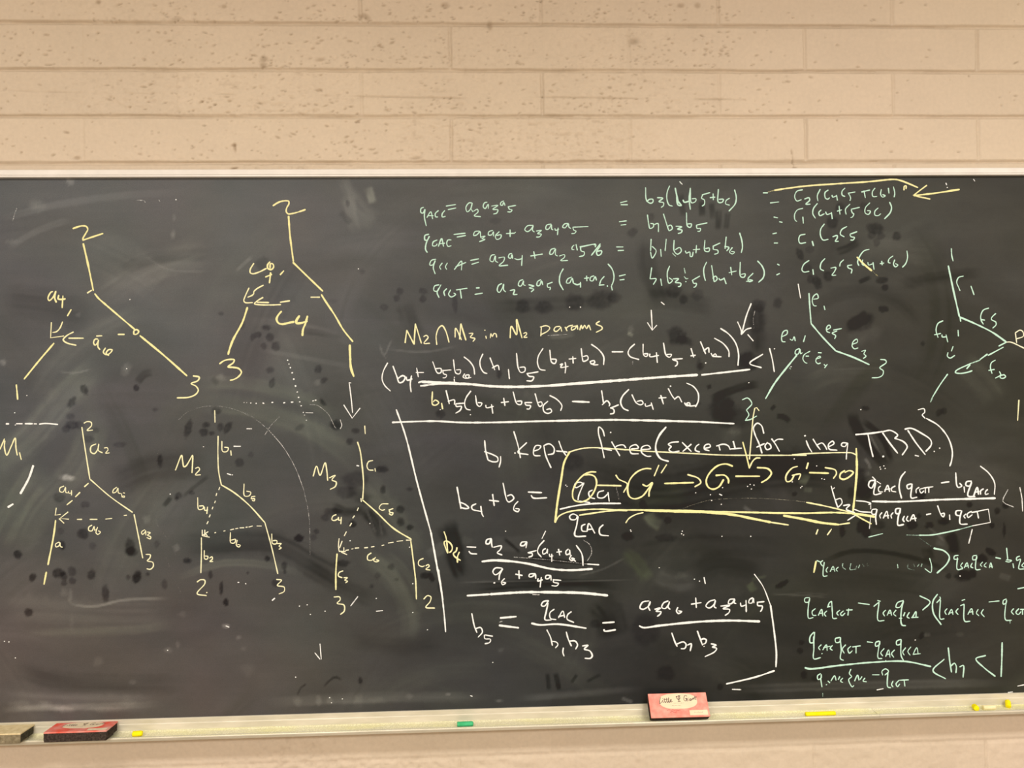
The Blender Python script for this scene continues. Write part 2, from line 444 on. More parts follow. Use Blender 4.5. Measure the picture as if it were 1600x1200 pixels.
# ------------------------------------------------------------------ slate with its dust, eraser marks and painted sheen
class Slate:
    STEP = 0.0030

    def __init__(s):
        s.xs = np.arange(BX0, BX1 + s.STEP, s.STEP); s.zs = np.arange(Z_BOT, Z_TOP + s.STEP * 0.5, s.STEP)
        s.xs[-1] = BX1; s.zs[-1] = Z_TOP
        X, Z = np.meshgrid(s.xs, s.zs)
        P = np.stack([X, np.full_like(X, SLATE_Y), Z], -1)
        s.X, s.Y = proj(P)                                  # position in the photograph's frame, to lay the marks out
        s.T = np.zeros_like(X); s.W = np.zeros_like(X)      # tone, warmth
        s.O = np.zeros_like(X)                              # olive (chalk-yellow) cast

    def box(s, x0, y0, x1, y1):
        # the frame maps almost affinely to the grid: find the index window by rows and columns
        a = at(np.array([x0, x1, x0, x1]), np.array([y0, y0, y1, y1]))
        i0 = int(np.searchsorted(s.xs, a[:, 0].min())) - 1; i1 = int(np.searchsorted(s.xs, a[:, 0].max())) + 1
        j0 = int(np.searchsorted(s.zs, a[:, 2].min())) - 1; j1 = int(np.searchsorted(s.zs, a[:, 2].max())) + 1
        i0, j0 = max(i0, 0), max(j0, 0)
        if i1 <= i0 or j1 <= j0:
            return None
        return slice(j0, j1), slice(i0, i1)

    def blob(s, x, y, rx, ry, d, ang=0.0, soft=0.35, olive=0.0, rag=0.35, seed=0):
        R = max(rx, ry) * 1.9 + 3
        b = s.box(x - R, y - R, x + R, y + R)
        if b is None:
            return
        u = s.X[b] - x; v = s.Y[b] - y
        ca, sa = math.cos(ang), math.sin(ang)
        p = (u * ca + v * sa) / rx; q = (-u * sa + v * ca) / ry
        sc = max(4.0, 0.8 * min(rx, ry))
        r = np.sqrt(p * p + q * q) + rag * 2 * fbm(s.X[b] / sc, s.Y[b] / sc, 300 + seed + int(x) % 37, 3)
        m = 1 - sstep(1 - soft, 1 + soft, r)
        m = m * (0.8 + 0.5 * fbm(s.X[b] / 3.5, s.Y[b] / 3.5, 333, 2))
        s.T[b] += d * m; s.O[b] += olive * m

    def swipe(s, pts, w, d, seed=0, streak=0.8, fade=0.25, edge=0.5, olive=0.0, warm=0.0):
        """a soft-edged wipe along a curve, streaky across like felt"""
        p = catmull(np.array(pts, float), 6.0)
        b = s.box(p[:, 0].min() - w, p[:, 1].min() - w, p[:, 0].max() + w, p[:, 1].max() + w)
        if b is None:
            return
        x = s.X[b]; y = s.Y[b]
        best = np.full(x.shape, 1e9); tt = np.zeros(x.shape); cc = np.zeros(x.shape)
        seg = np.hypot(*(p[1:] - p[:-1]).T); cum = np.concatenate([[0], np.cumsum(seg)]); L = cum[-1]
        for i in range(len(p) - 1):
            a, c = p[i], p[i + 1]; l = max(seg[i], 1e-6); ux, uy = (c - a) / l
            t = np.clip((x - a[0]) * ux + (y - a[1]) * uy, 0, l)
            ex = x - a[0] - t * ux; ey = y - a[1] - t * uy
            dd = ex * ex + ey * ey
            m = dd < best
            best[m] = dd[m]; tt[m] = (cum[i] + t)[m]; cc[m] = (ux * ey - uy * ex)[m]
        c = cc / (w * 0.5); t = tt / L
        m = 1 - sstep(1 - edge, 1.0, np.abs(c) + 0.25 * fbm(x / 9, y / 9, 520 + seed, 2))
        m = m * sstep(0, fade, t + .001) * sstep(0, fade, 1.001 - t)
        k = 1 - streak + streak * 2.0 * vnoise(c * w * 0.09 + 40, t * 2.2 + seed * 3.3, 700 + seed % 50)
        s.T[b] += d * m * k; s.O[b] += olive * m * k; s.W[b] += warm * m * k


def catmull(p, step):
    if len(p) < 3:
        n = max(2, int(np.hypot(*(p[-1] - p[0])) / step) + 1)
        return p[0] + (p[-1] - p[0]) * np.linspace(0, 1, n)[:, None]
    q = np.vstack([2 * p[0] - p[1], p, 2 * p[-1] - p[-2]])
    out = []
    for i in range(1, len(q) - 2):
        a, b, c, d = q[i - 1], q[i], q[i + 1], q[i + 2]
        n = max(1, int(math.ceil(np.hypot(*(c - b)) / step)))
        # centripetal parametrisation keeps sharp turns from looping
        t0 = 0; t1 = t0 + max(np.hypot(*(b - a)), 1e-4) ** .5; t2 = t1 + max(np.hypot(*(c - b)), 1e-4) ** .5; t3 = t2 + max(np.hypot(*(d - c)), 1e-4) ** .5
        for k in range(n):
            t = t1 + (t2 - t1) * k / n
            A1 = (t1 - t) / (t1 - t0) * a + (t - t0) / (t1 - t0) * b
            A2 = (t2 - t) / (t2 - t1) * b + (t - t1) / (t2 - t1) * c
            A3 = (t3 - t) / (t3 - t2) * c + (t - t2) / (t3 - t2) * d
            B1 = (t2 - t) / (t2 - t0) * A1 + (t - t0) / (t2 - t0) * A2
            B2 = (t3 - t) / (t3 - t1) * A2 + (t - t1) / (t3 - t1) * A3
            out.append((t2 - t) / (t2 - t1) * B1 + (t - t1) / (t2 - t1) * B2)
    out.append(p[-1])
    return np.array(out)

S = Slate()
# slate tone, dust plus painted-in lamp sheen: paler upper left, darker towards right
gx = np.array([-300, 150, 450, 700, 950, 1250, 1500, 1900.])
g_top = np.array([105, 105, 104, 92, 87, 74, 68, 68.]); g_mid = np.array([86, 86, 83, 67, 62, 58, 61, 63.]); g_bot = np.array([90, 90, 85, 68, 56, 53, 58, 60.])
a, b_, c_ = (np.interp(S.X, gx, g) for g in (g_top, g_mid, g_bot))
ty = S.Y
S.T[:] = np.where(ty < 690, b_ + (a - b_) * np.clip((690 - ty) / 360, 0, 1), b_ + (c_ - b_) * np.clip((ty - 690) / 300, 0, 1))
S.W[:] = np.interp(S.X, [0, 400, 800, 1200, 1600], [-2, -1.5, 0, 4, 7]) + 5 * sstep(650, 1000, S.Y) * sstep(900, 0, S.X)
wx = S.X + 90 * fbm(S.X / 260, S.Y / 260, 71, 3); wy = S.Y + 90 * fbm(S.X / 260, S.Y / 260, 81, 3)
S.T += 16 * fbm(wx / 210, wy / 120, 91, 4) + 9 * fbm(wx / 70, wy / 26, 95, 3)
RED = 1.2 + 7 * fbm(wx / 120, wy / 90, 107, 3) * sstep(900, 300, S.X) + 6 * sstep(850, 1050, S.Y) * sstep(800, 200, S.X)
S.O += 5 * fbm(wx / 170, wy / 130, 97, 3); S.W += 4 * fbm(wx / 90, wy / 70, 99, 3)
# sideways and arcing passes of the eraser
rg = random.Random(3)
for i in range(95):
    x = rg.uniform(-200, 1800); y = rg.uniform(290, 1110)
    L = rg.uniform(140, 420); r = rg.uniform(180, 700); w = rg.uniform(34, 110)
    a0 = rg.uniform(-2.5, -0.6); cx, cy = x - r * math.cos(a0), y - r * math.sin(a0)
    n = 6; sw = L / r * rg.choice((-1, 1))
    S.swipe([(cx + r * math.cos(a0 + sw * k / n), cy + r * math.sin(a0 + sw * k / n)) for k in range(n + 1)], w,
            rg.uniform(2.5, 6.5) * rg.choice((-1, 1, 1)), i, 0.6, rg.uniform(.25, .45), rg.uniform(.5, 1.0), rg.uniform(-1, 1.5), 0)
# the wipes that stand out (frame position, width, change of tone)
SW = [
 ([(-20, 730), (40, 690), (110, 610), (165, 560)], 62, 13, 3), ([(20, 880), (60, 800), (120, 730), (160, 640)], 60, 9, 3),
 ([(-10, 860), (30, 780), (70, 720)], 60, 8, 3), ([(40, 640), (90, 570), (150, 520), (230, 480)], 40, 6, 1),
 ([(-10, 345), (90, 320), (200, 305), (300, 300)], 16, 7, 0), ([(10, 390), (60, 360), (120, 340)], 14, 7, 0), ([(150, 470), (230, 420), (330, 390)], 60, 9, 1),
 ([(170, 430), (240, 405), (340, 395)], 26, -7, 0), ([(0, 470), (80, 480), (150, 500)], 70, -7, 0), ([(380, 500), (480, 510), (560, 540)], 16, 7, 0), ([(400, 545), (480, 560), (560, 575)], 10, 7, 0),
 ([(300, 600), (380, 600), (480, 625), (540, 660)], 30, 8, 3), ([(300, 630), (400, 640), (500, 680), (580, 740)], 44, 8, 3), ([(560, 740), (610, 800), (660, 870)], 50, 9, 3),
 ([(170, 760), (240, 730), (330, 725)], 60, -8, 0), ([(270, 855), (340, 850), (430, 850), (490, 880), (560, 920)], 50, -13, 0), ([(470, 880), (520, 910), (590, 940)], 36, -10, 0),
 ([(270, 905), (350, 880), (430, 885), (480, 900)], 16, 10, 3), ([(-10, 950), (80, 955), (200, 960), (280, 958)], 60, 7, 1), ([(105, 930), (112, 943), (150, 947), (190, 938), (270, 935)], 6, 24, 2),
 ([(30, 990), (200, 985), (280, 975)], 20, 7, 2), ([(560, 860), (610, 900), (640, 960), (640, 1010)], 40, 10, 3), ([(600, 860), (640, 900), (665, 960)], 18, 8, 3),
 ([(540, 1000), (620, 1010), (700, 1000)], 40, -4, 0), ([(-10, 1090), (100, 1095), (250, 1100)], 36, 10, 0), ([(-10, 1110), (60, 1106), (160, 1104), (260, 1100)], 14, 20, 2),
 ([(10, 1040), (100, 1065), (300, 1070)], 40, -9, 0), ([(400, 1098), (600, 1090), (780, 1090)], 22, 12, 1), ([(800, 1092), (950, 1080), (1010, 1075)], 16, 12, 0), ([(1110, 1078), (1300, 1072), (1600, 1066)], 18, 12, 0),
 ([(970, 1090), (990, 1098)], 8, 26, 0),
 ([(530, 270), (545, 300), (550, 340), (560, 370)], 26, 9, 1), ([(575, 290), (583, 320)], 18, 22, 4), ([(540, 300), (560, 330), (590, 350)], 44, 8, 1), ([(530, 330), (550, 350)], 14, -10, 0),
 ([(760, 480), (830, 477), (900, 474), (965, 468)], 30, -6, 0), ([(630, 470), (640, 500), (650, 530)], 40, -8, 0), ([(600, 545), (660, 550), (720, 540)], 5, 12, 0), ([(592, 535), (600, 555), (610, 535), (614, 528)], 4, 14, 0),
 ([(855, 525), (880, 523), (900, 520)], 16, 12, 1), ([(980, 520), (990, 525)], 8, 30, 5),
 ([(1010, 370), (1012, 420), (1030, 460), (1035, 480)], 40, -10, 0), ([(1000, 465), (1060, 470), (1120, 480)], 40, -10, 0),
 ([(1096, 312), (1098, 340)], 13, -18, 0), ([(1112, 315), (1114, 345)], 13, -18, 0), ([(1124, 325), (1122, 362)], 13, -18, 0), ([(1138, 330), (1134, 360)], 11, -18, 0), ([(1062, 300), (1068, 340)], 14, -14, 0),
 ([(1104, 606), (1112, 603)], 9, -26, 0), ([(1108, 625), (1130, 615), (1160, 604), (1190, 600)], 16, -24, 0), ([(1130, 612), (1130, 650), (1150, 660)], 40, -14, 0), ([(1180, 470), (1184, 520), (1182, 560)], 34, -14, 0),
 ([(1212, 650), (1226, 652), (1235, 660)], 11, -24, 0), ([(1204, 641), (1212, 633)], 8, -20, 0),
 ([(1322, 512), (1345, 500), (1358, 488)], 24, -24, 0), ([(1305, 395), (1325, 388), (1345, 376)], 16, -18, 0), ([(1340, 442), (1362, 432)], 9, -18, 0),
 ([(1327, 640), (1345, 680), (1372, 715), (1392, 732)], 22, -26, 0), ([(1345, 655), (1375, 680), (1396, 725)], 12, -26, 0), ([(1355, 672), (1370, 700), (1384, 722)], 5, 22, 0),
 ([(1250, 500), (1290, 470), (1340, 455), (1400, 470), (1450, 520)], 26, -6, 0), ([(1500, 560), (1540, 600), (1562, 630)], 60, 7, 1), ([(1250, 600), (1300, 580), (1400, 575)], 60, 6, 1),
 ([(1295, 578), (1400, 574)], 5, 8, 0), ([(1330, 540), (1350, 520), (1380, 530)], 40, 6, 0), ([(1340, 370), (1400, 390), (1470, 400)], 50, 5, 0), ([(1400, 445), (1500, 430), (1540, 425)], 26, -8, 0),
 ([(880, 725), (960, 760), (1050, 770), (1150, 745), (1250, 735), (1340, 745)], 90, -13, 0), ([(1080, 720), (1180, 725), (1330, 725)], 40, -8, 0), ([(1150, 745), (1200, 750)], 26, -8, 0),
 ([(980, 790), (1030, 775), (1080, 770)], 40, 8, 4), ([(1010, 800), (1020, 815), (1035, 822)], 26, 22, 7), ([(1250, 745), (1264, 752)], 24, 20, 6), ([(1255, 765), (1270, 766)], 10, 20, 5),
 ([(1160, 790), (1175, 800), (1185, 800)], 8, 20, 0), ([(1350, 715), (1358, 726), (1360, 735)], 6, 24, 0), ([(1340, 760), (1355, 770)], 34, -14, 0),
 ([(692, 812), (705, 840), (715, 880), (728, 905)], 40, -22, 0), ([(678, 850), (690, 870)], 40, 12, 1), ([(786, 840), (800, 852), (814, 864)], 7, -28, 0), ([(760, 845), (800, 850), (860, 842)], 30, 8, 0),
 ([(810, 870), (870, 876), (935, 882)], 9, -20, 0), ([(730, 918), (850, 912), (980, 915)], 20, -16, 0), ([(705, 910), (780, 908), (900, 908), (1000, 905)], 3, 24, 0), ([(900, 900), (940, 890), (980, 870)], 4, 16, 0),
 ([(930, 935), (950, 960), (960, 1000)], 60, -12, 0), ([(970, 860), (995, 880), (1015, 910)], 30, 10, 9), ([(960, 870), (1100, 850), (1250, 860)], 40, -6, 0), ([(1020, 895), (1060, 910), (1090, 905)], 40, 10, 0),
 ([(855, 1050), (858, 1080)], 9, -16, 0), ([(868, 1050), (874, 1080)], 10, -20, 0), ([(892, 1068), (902, 1053)], 7, -18, 0), ([(915, 1066), (940, 1053)], 7, -14, 0),
 ([(505, 1075), (512, 1066), (525, 1058), (535, 1064)], 5, -20, 0), ([(464, 1088), (470, 1075), (480, 1068)], 4, -16, 0),
 ([(1080, 900), (1120, 880), (1200, 890)], 50, -6, 0), ([(1170, 910), (1180, 925)], 16, 16, 9), ([(1172, 905), (1200, 900)], 6, 14, 6), ([(1210, 918), (1234, 906)], 6, -20, 0), ([(1200, 928), (1250, 930), (1300, 934)], 4, 14, 0),
 ([(1270, 885), (1330, 862), (1420, 870), (1500, 900)], 10, -14, 0), ([(1240, 895), (1350, 905), (1480, 920)], 60, -5, 0), ([(1480, 832), (1490, 850), (1490, 868)], 24, -20, 0), ([(1472, 830), (1468, 855)], 20, 10, 0), ([(1496, 895), (1520, 897)], 14, -22, 0),
 ([(1440, 815), (1470, 840), (1480, 850)], 5, 14, 0), ([(1560, 898), (1580, 905)], 14, 14, 0), ([(1240, 925), (1300, 930)], 4, 8, 0), ([(1460, 862), (1440, 868)], 26, -8, 0),
 ([(283, 778), (305, 760), (328, 742)], 8, -14, 0), ([(255, 792), (268, 776)], 9, -22, 0), ([(540, 768), (565, 775), (580, 785)], 26, -18, 0), ([(515, 790), (545, 800), (575, 795)], 20, -18, 0), ([(568, 795), (585, 815), (600, 845)], 24, -18, 0),
 ([(572, 795), (582, 820), (589, 836)], 5, 20, 0), ([(592, 810), (598, 838)], 4, 16, 0), ([(272, 850), (278, 862)], 14, 14, 0), ([(400, 420), (412, 410), (420, 412)], 24, -9, 0), ([(470, 517), (500, 520), (540, 530)], 14, -10, 0),
 ([(330, 590), (342, 600)], 14, -8, 0), ([(213, 600), (225, 585), (240, 582)], 16, -14, 0), ([(90, 580), (115, 583), (145, 576)], 4, 14, 0), ([(220, 395), (260, 420), (330, 425)], 4, 8, 0), ([(367, 425), (380, 413), (395, 400)], 7, 14, 0),
]
for i, (p, w, d, ol) in enumerate(SW):
    S.swipe(p, w, d * 1.3, 200 + i, 0.55 if w > 10 else 0.25, 0.22, 0.6, ol)
# finger marks, water spots and smears: x, y, half width, half height, tone, tilt
BL = """132 609 5 8 -38 -.4;112 629 5 9 -32 .5;213 606 4 5 -34;110 651 6 5 -16;104 670 6 6 -18;112 664 9 6 -20;125 664 7 6 -16;137 686 9 5 -16;150 672 5 4 -14;187 695 9 4 -12;
250 720 4 9 -26;28 867 6 6 -38;45 957 6 6 -40;51 902 5 6 -38;91 895 8 7 -38;100 900 5 6 -34;112 893 6 7 -20;100 911 4 4 -24;113 908 5 5 -20;143 898 6 8 -30 .4;214 902 6 9 -44 .4;200 902 3 3 -24;165 927 5 12 -30;231 897 3 3 -26;257 913 4 7 -18;
130 834 8 7 -28;203 855 7 12 -32;205 862 9 6 -26;92 778 8 7 -22;133 788 6 5 -18;97 852 5 6 -30;145 853 5 5 -12;95 830 5 5 -12;245 850 4 5 -14;
279 774 5 5 -30;300 770 4 3 -22;276 779 3 3 -30;374 723 6 6 -20;392 710 4 4 -12;467 841 7 5 -36;418 873 4 4 -34;444 884 4 6 -26;445 893 3 3 -26;346 919 3 9 -32;353 941 4 5 -42;329 898 3 6 -28;292 876 6 4 -30;432 911 7 5 -24;387 895 2 2 -30;242 640 4 3 -14;
294 670 5 13 -28 .25;322 664 6 4 -28;318 675 6 6 -28;331 677 4 3 -24;344 667 4 6 -22;356 668 5 9 -28 .5;338 642 7 5 -24;468 668 8 4 -16 -.5;
403 523 5 5 -24;395 527 4 5 -22;421 527 6 6 -26;412 541 4 5 -20;431 541 6 7 -28;416 512 6 4 -24;345 490 4 3 -18;422 578 6 5 -20;497 577 5 6 -22;425 598 4 7 -24 .3;506 594 6 4 -22 -.7;504 628 3 7 -30 -.7;525 664 8 7 -36;378 508 4 6 -16;
543 318 3 5 -20;566 425 4 4 -10;520 470 8 3 -6;546 690 5 5 -22;555 673 6 4 -22;598 765 4 6 -28;626 796 6 5 -30;626 816 6 6 -28;641 824 5 4 -32;551 819 5 5 -34;467 841 6 5 -18;494 830 4 4 -20;508 809 6 5 -16;535 880 10 5 -26;610 886 5 5 -22;590 900 4 5 -14;581 916 3 3 -16;620 905 3 3 -16;663 899 6 5 -30;674 902 4 8 -38 -.4;687 917 3 6 -20;640 764 5 3 -18;
597 733 9 5 -26;555 750 18 12 -16;541 770 16 9 -16;520 800 12 6 -20;
625 455 5 5 -18;620 466 5 5 -16;661 455 6 5 -16;661 467 5 5 -18;600 480 6 5 -14;711 475 4 12 -16;817 478 10 10 -16;850 480 12 9 -18;900 472 14 12 -18;940 467 20 14 -22;960 464 9 9 -18;774 345 8 5 -10;988 363 8 6 -18 -.6;1017 340 5 6 -16;
490 840 5 5 -12;688 647 7 6 -20;780 583 4 7 -22;1058 525 13 13 -26;1070 532 12 6 -22 .3;1052 455 12 9 -20;1068 468 6 7 -20;1090 460 8 8 -12;1095 572 5 5 -26;1168 566 14 13 -26;1168 560 7 12 -14;1183 500 13 20 -14;1185 478 10 9 -20;1215 474 6 8 -20;1092 570 4 9 -14;
1250 397 5 9 -26 -.4;1262 420 6 7 -14;1277 442 6 9 -26 -.3;1294 432 6 8 -22 -.4;1266 436 5 6 -18;1378 438 8 5 -26;1383 449 5 5 -28;1367 357 12 8 -26;1362 368 6 6 -20;1376 369 6 5 -18;1401 369 6 6 -28;1370 378 5 6 -18;1300 347 8 9 -22;1312 325 6 8 -20;1350 323 6 6 -16;1265 390 6 5 -10;1380 483 7 5 -26;1345 505 20 11 -18 -.35;1442 537 3 4 -18;
1130 640 22 16 -16;1150 655 20 14 -12;1142 630 6 4 -18;1129 638 4 3 -16;1090 630 5 3 -14;1467 645 4 6 -18 .5;1475 642 4 5 -16;1352 638 6 3 -20;
1005 790 5 8 -44 -.4;1043 813 4 5 -40;1241 772 4 3 -32;1045 813 4 4 -30;895 720 14 13 -14;1040 840 14 6 -12;980 838 9 6 -22;
1316 830 4 8 -38;1347 822 8 9 -30;1353 831 6 8 -32;1425 820 7 6 -44;1437 772 8 5 -30;1440 780 4 5 -26;1452 821 6 4 -34;1436 806 3 3 -30;1475 815 9 5 -24;1515 789 4 4 -30;1550 821 3 4 -38;1558 798 4 5 -26;1571 790 5 5 -28;1569 828 2 9 -34;1373 820 9 6 -14;1350 765 14 16 -22;1345 742 10 10 -18;1330 770 6 8 -14;
1548 862 8 5 -30 .4;1534 873 8 6 -28;1507 899 14 6 -24;1520 895 5 6 -26;1482 900 4 4 -24;1505 905 10 4 -16;1222 913 10 4 -24 -.5;1252 1004 4 3 -34;1250 1017 4 4 -26;1256 1055 4 5 -38;1440 993 3 5 -34 .4;1275 1060 6 5 -10;1125 1073 4 5 -18;1040 1052 14 10 -10;563 1063 3 5 -32;
930 975 8 6 -14;1010 985 20 20 -10;"""
for i, q in enumerate(BL.replace('\n', '').split(';')):
    f = [float(v) for v in q.split()]
    if len(f) >= 5:
        S.blob(f[0], f[1], f[2] * 1.08, f[3] * 1.08, f[4] * 1.3, f[5] if len(f) > 5 else 0.0, 0.3, -2, 0.3, i)
# pale chalk smudges
LB = """109 283 5 5 34;5 567 4 4 40;198 575 6 6 26;195 582 5 5 20;346 590 6 5 22;122 492 4 3 22;60 322 10 7 12;55 318 8 8 10;20 378 9 4 14;497 597 5 4 24;105 746 9 4 70;112 748 5 3 40;229 812 5 5 20;262 1016 5 4 26;278 1008 3 5 20;353 978 5 3 50;373 996 4 3 30;380 1013 4 3 14;387 1046 9 9 10;152 1034 7 6 14;208 1066 5 3 20;112 972 3 10 10;285 960 6 4 16;
100 925 5 5 16;110 930 3 8 20;270 365 3 6 16;272 340 2 5 20;270 367 3 3 18;
1480 858 8 8 10;1448 992 5 2.5 30;1500 991 5 3 14;1150 925 8 8 6;1066 900 10 5 14;920 1010 10 6 6;727 845 12 5 8;1148 672 8 6 20;1140 680 14 10 10;
1050 1020 5 4 6;783 1016 4 3 20;560 1095 6 8 14;498 1095 4 6 26;516 1095 4 5 22;465 1096 5 6 18;590 1094 10 4 12;640 1088 5 4 18;700 1085 3 2 40;780 1095 5 2 40;1360 752 6 5 14;1355 740 5 4 30;985 515 4 5 22;
70 1100 8 4 20;100 1108 14 4 30;165 1108 20 4 18;30 1100 12 5 16;200 1098 10 5 10"""
for i, q in enumerate(LB.replace('\n', '').split(';')):
    f = [float(v) for v in q.split()]
    S.blob(f[0], f[1], f[2] * 1.1, f[3] * 1.1, f[4], 0, 0.6, 1, 0.5, 500 + i)
S.T += 3.0 * fbm(S.X / 5, S.Y / 5, 401, 3)
S.T += 2.0 * fbm(S.X / 60, S.Y / 2.5, 403, 2)


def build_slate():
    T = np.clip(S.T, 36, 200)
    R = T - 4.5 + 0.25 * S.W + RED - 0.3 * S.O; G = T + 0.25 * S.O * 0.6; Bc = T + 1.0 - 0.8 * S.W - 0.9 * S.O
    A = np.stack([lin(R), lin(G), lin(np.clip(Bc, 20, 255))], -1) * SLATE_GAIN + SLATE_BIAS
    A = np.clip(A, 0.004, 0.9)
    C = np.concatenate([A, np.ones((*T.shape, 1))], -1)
    X, Z = np.meshgrid(S.xs, S.zs)
    V = np.stack([X, np.full_like(X, SLATE_Y), Z], -1).reshape(-1, 3) - ORIGIN
    nz, nx = X.shape
    Fq = grid_faces(nz, nx)
    # back and edges
    base = len(V)
    bx = np.array([[BX0, 0.0, Z_BOT], [BX1, 0.0, Z_BOT], [BX1, 0.0, Z_TOP], [BX0, 0.0, Z_TOP]]) - ORIGIN
    V = np.vstack([V, bx])
    c = [0, nx - 1, nz * nx - 1, (nz - 1) * nx]
    ex = [(base, base + 3, base + 2, base + 1), (c[0], c[3], base + 3, base), (c[1], base + 1, base + 2, c[2]), (c[0], base, base + 1, c[1]), (c[3], c[2], base + 2, base + 3)]
    me = mesh_np('writing_panel', V, np.vstack([Fq, np.array(ex)]))
    C = np.vstack([C.reshape(-1, 4), np.full((4, 4), 0.05)])
    add_color(me, C)
    link('writing_panel', me, MAT['slate'], board)


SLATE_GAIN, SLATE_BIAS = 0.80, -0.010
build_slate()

# ------------------------------------------------------------------ the chalk writing
REG = {'A': (0, 300, .1875), 'B': (0, 480, .2125), 'C': (300, 290, .1875), 'D': (300, 470, .1875), 'E': (0, 640, .25), 'F': (240, 640, .26667),
       'G': (460, 640, .26667), 'H': (640, 290, .2), 'I': (950, 280, .175), 'J': (1190, 270, .2), 'K': (590, 480, .2), 'L': (890, 470, .2125),
       'M': (1150, 430, .1833), 'N': (1400, 370, .20833), 'O': (680, 640, .1875), 'P': (960, 620, .1875), 'Q': (1200, 620, .1875),
       'R': (1250, 720, .21875), 'S': (680, 810, .19169), 'T': (930, 880, .2), 'U': (1230, 840, .23125), 'V': (1230, 960, .23125), 'X': (0, 0, 1)}
CHALK = {'Y': (.84, .81, .36), 'W': (.85, .88, .88), 'G': (.53, .80, .69), 'P': (.86, .86, .66)}


def ribbon(pts, w, to3, seed, col, op, V, Fq, C, jit=0.22, hgt=0.0005, taper=True):
    """one chalk stroke: a low ridge of chalk with rounded, uneven edges"""
    n = len(pts)
    t = np.gradient(pts, axis=0) if n > 1 else np.array([[1.0, 0]])
    t /= np.maximum(np.hypot(t[:, 0], t[:, 1]), 1e-6)[:, None]
    nn = np.stack([-t[:, 1], t[:, 0]], 1)
    rng = np.random.RandomState(seed)
    ww = w * (1 + jit * (np.interp(np.arange(n), np.arange(0, n + 4, 4), rng.rand(len(np.arange(0, n + 4, 4)))) * 2 - 1) + 0.10 * (rng.rand(n) * 2 - 1))
    # rounded ends
    p = np.vstack([pts[:1] - t[:1] * w * 0.22, pts, pts[-1:] + t[-1:] * w * 0.22])
    nn = np.vstack([nn[:1], nn, nn[-1:]])
    ww = np.concatenate([[w * 0.4], ww, [w * 0.4]])
    if taper and n > 6:
        ww[1] *= .9; ww[-2] *= .8
    m = n + 2
    L, R_ = p + nn * ww[:, None] / 2, p - nn * ww[:, None] / 2
    b = len(V)
    V.extend(to3(L, 0.00012)); V.extend(to3(p, hgt)); V.extend(to3(R_, 0.00012))
    for i in range(m - 1):
        Fq.append((b + i, b + i + 1, b + m + i + 1, b + m + i)); Fq.append((b + m + i, b + m + i + 1, b + 2 * m + i + 1, b + 2 * m + i))
    dens = op * (0.86 + 0.28 * np.interp(np.arange(m), np.arange(0, m + 3, 3), rng.rand(len(np.arange(0, m + 3, 3)))))
    for k, e in ((0, 0.72), (1, 1.0), (2, 0.72)):
        for i in range(m):
            C.append((*col, min(1.2, dens[i] * e)))


def board3(P, h):
    q = at(P[:, 0], P[:, 1])
    q[:, 1] -= h
    return list(q - ORIGIN)


_seed = [0]


def clusters(strokes, gap):
    """strokes that stand apart on the slate are pieces of their own: a word, a symbol, a bar"""
    n = len(strokes)
    bb = [(s[0].min(0), s[0].max(0)) for s in strokes]
    grp = list(range(n))

    def root(i):
        while grp[i] != i:
            grp[i] = grp[grp[i]]; i = grp[i]
        return i
    for i in range(n):
        for j in range(i):
            g = np.maximum(0, np.maximum(bb[i][0] - bb[j][1], bb[j][0] - bb[i][1]))
            if np.hypot(*g) > gap or root(i) == root(j):
                continue
            d = np.hypot(strokes[i][0][:, None, 0] - strokes[j][0][None, :, 0], strokes[i][0][:, None, 1] - strokes[j][0][None, :, 1]).min()
            if d <= gap:
                grp[root(i)] = root(j)
    out = {}
    for i in range(n):
        out.setdefault(root(i), []).append(i)
    return list(out.values())


WIDTH = 0.86


def chalk(name, text, color='W', w=2.3, label=None, parent=None, op=1.0, piece=None, gap=9.0):
    reg = REG['X']; col, ww, oo = color, w, op
    strokes = []
    for tok in text.replace('\n', ';').split(';'):
        pts = []
        poly = False
        for f in tok.split():
            if f[0] == '@':
                reg = REG[f[1]]
            elif f[0] == 'w':
                ww = float(f[1:])
            elif f[0] == 'o':
                oo = float(f[1:])
            elif f[0] == 'c':
                col = f[1]
            elif f == 'p':
                poly = True
            else:
                a, b = f.split(',')
                pts.append((reg[0] + float(a) * reg[2], reg[1] + float(b) * reg[2]))
        if not pts:
            continue
        if len(pts) == 1:
            pts = [(pts[0][0] - .3 * ww, pts[0][1] + .2), (pts[0][0] + .3 * ww, pts[0][1] - .2)]
        P = np.array(pts)
        strokes.append((P if poly else catmull(P, 1.8), ww, col, oo))

    def build(nm, idx, par):
        V, Fq, C = [], [], []
        for i in idx:
            P, ww, col, oo = strokes[i]
            _seed[0] += 1
            rgb = CHALK[col]
            if col == 'Y':                                   # a light touch leaves paler yellow
                f = min(0.7, max(0.15, (3.3 - ww) / 1.8))
                rgb = tuple(a + (b - a) * f for a, b in zip(CHALK['Y'], CHALK['P']))
            ribbon(P, ww * WIDTH, board3, _seed[0], rgb, oo, V, Fq, C, hgt=0.0004 + 0.0003 * ((_seed[0] * 0.618) % 1))
        me = mesh_np(nm, np.array(V), np.array(Fq), True)
        add_color(me, np.array(C))
        return link(nm, me, MAT['chalk'], par)

    if parent is not None:                                   # pieces of an equation or diagram already begun
        for idx in clusters(strokes, gap):
            o = build(name, idx, parent)
            if label:
                o['label'] = label
        return o
    if piece is None:
        o = build(name, range(len(strokes)), board)
    else:
        o = bpy.data.objects.new(name, None); COL.objects.link(o)
        o.empty_display_size = 0.02; o.parent = board
        for idx in clusters(strokes, gap):
            build(piece, idx, o)
    if label:
        o['label'] = label
    return o


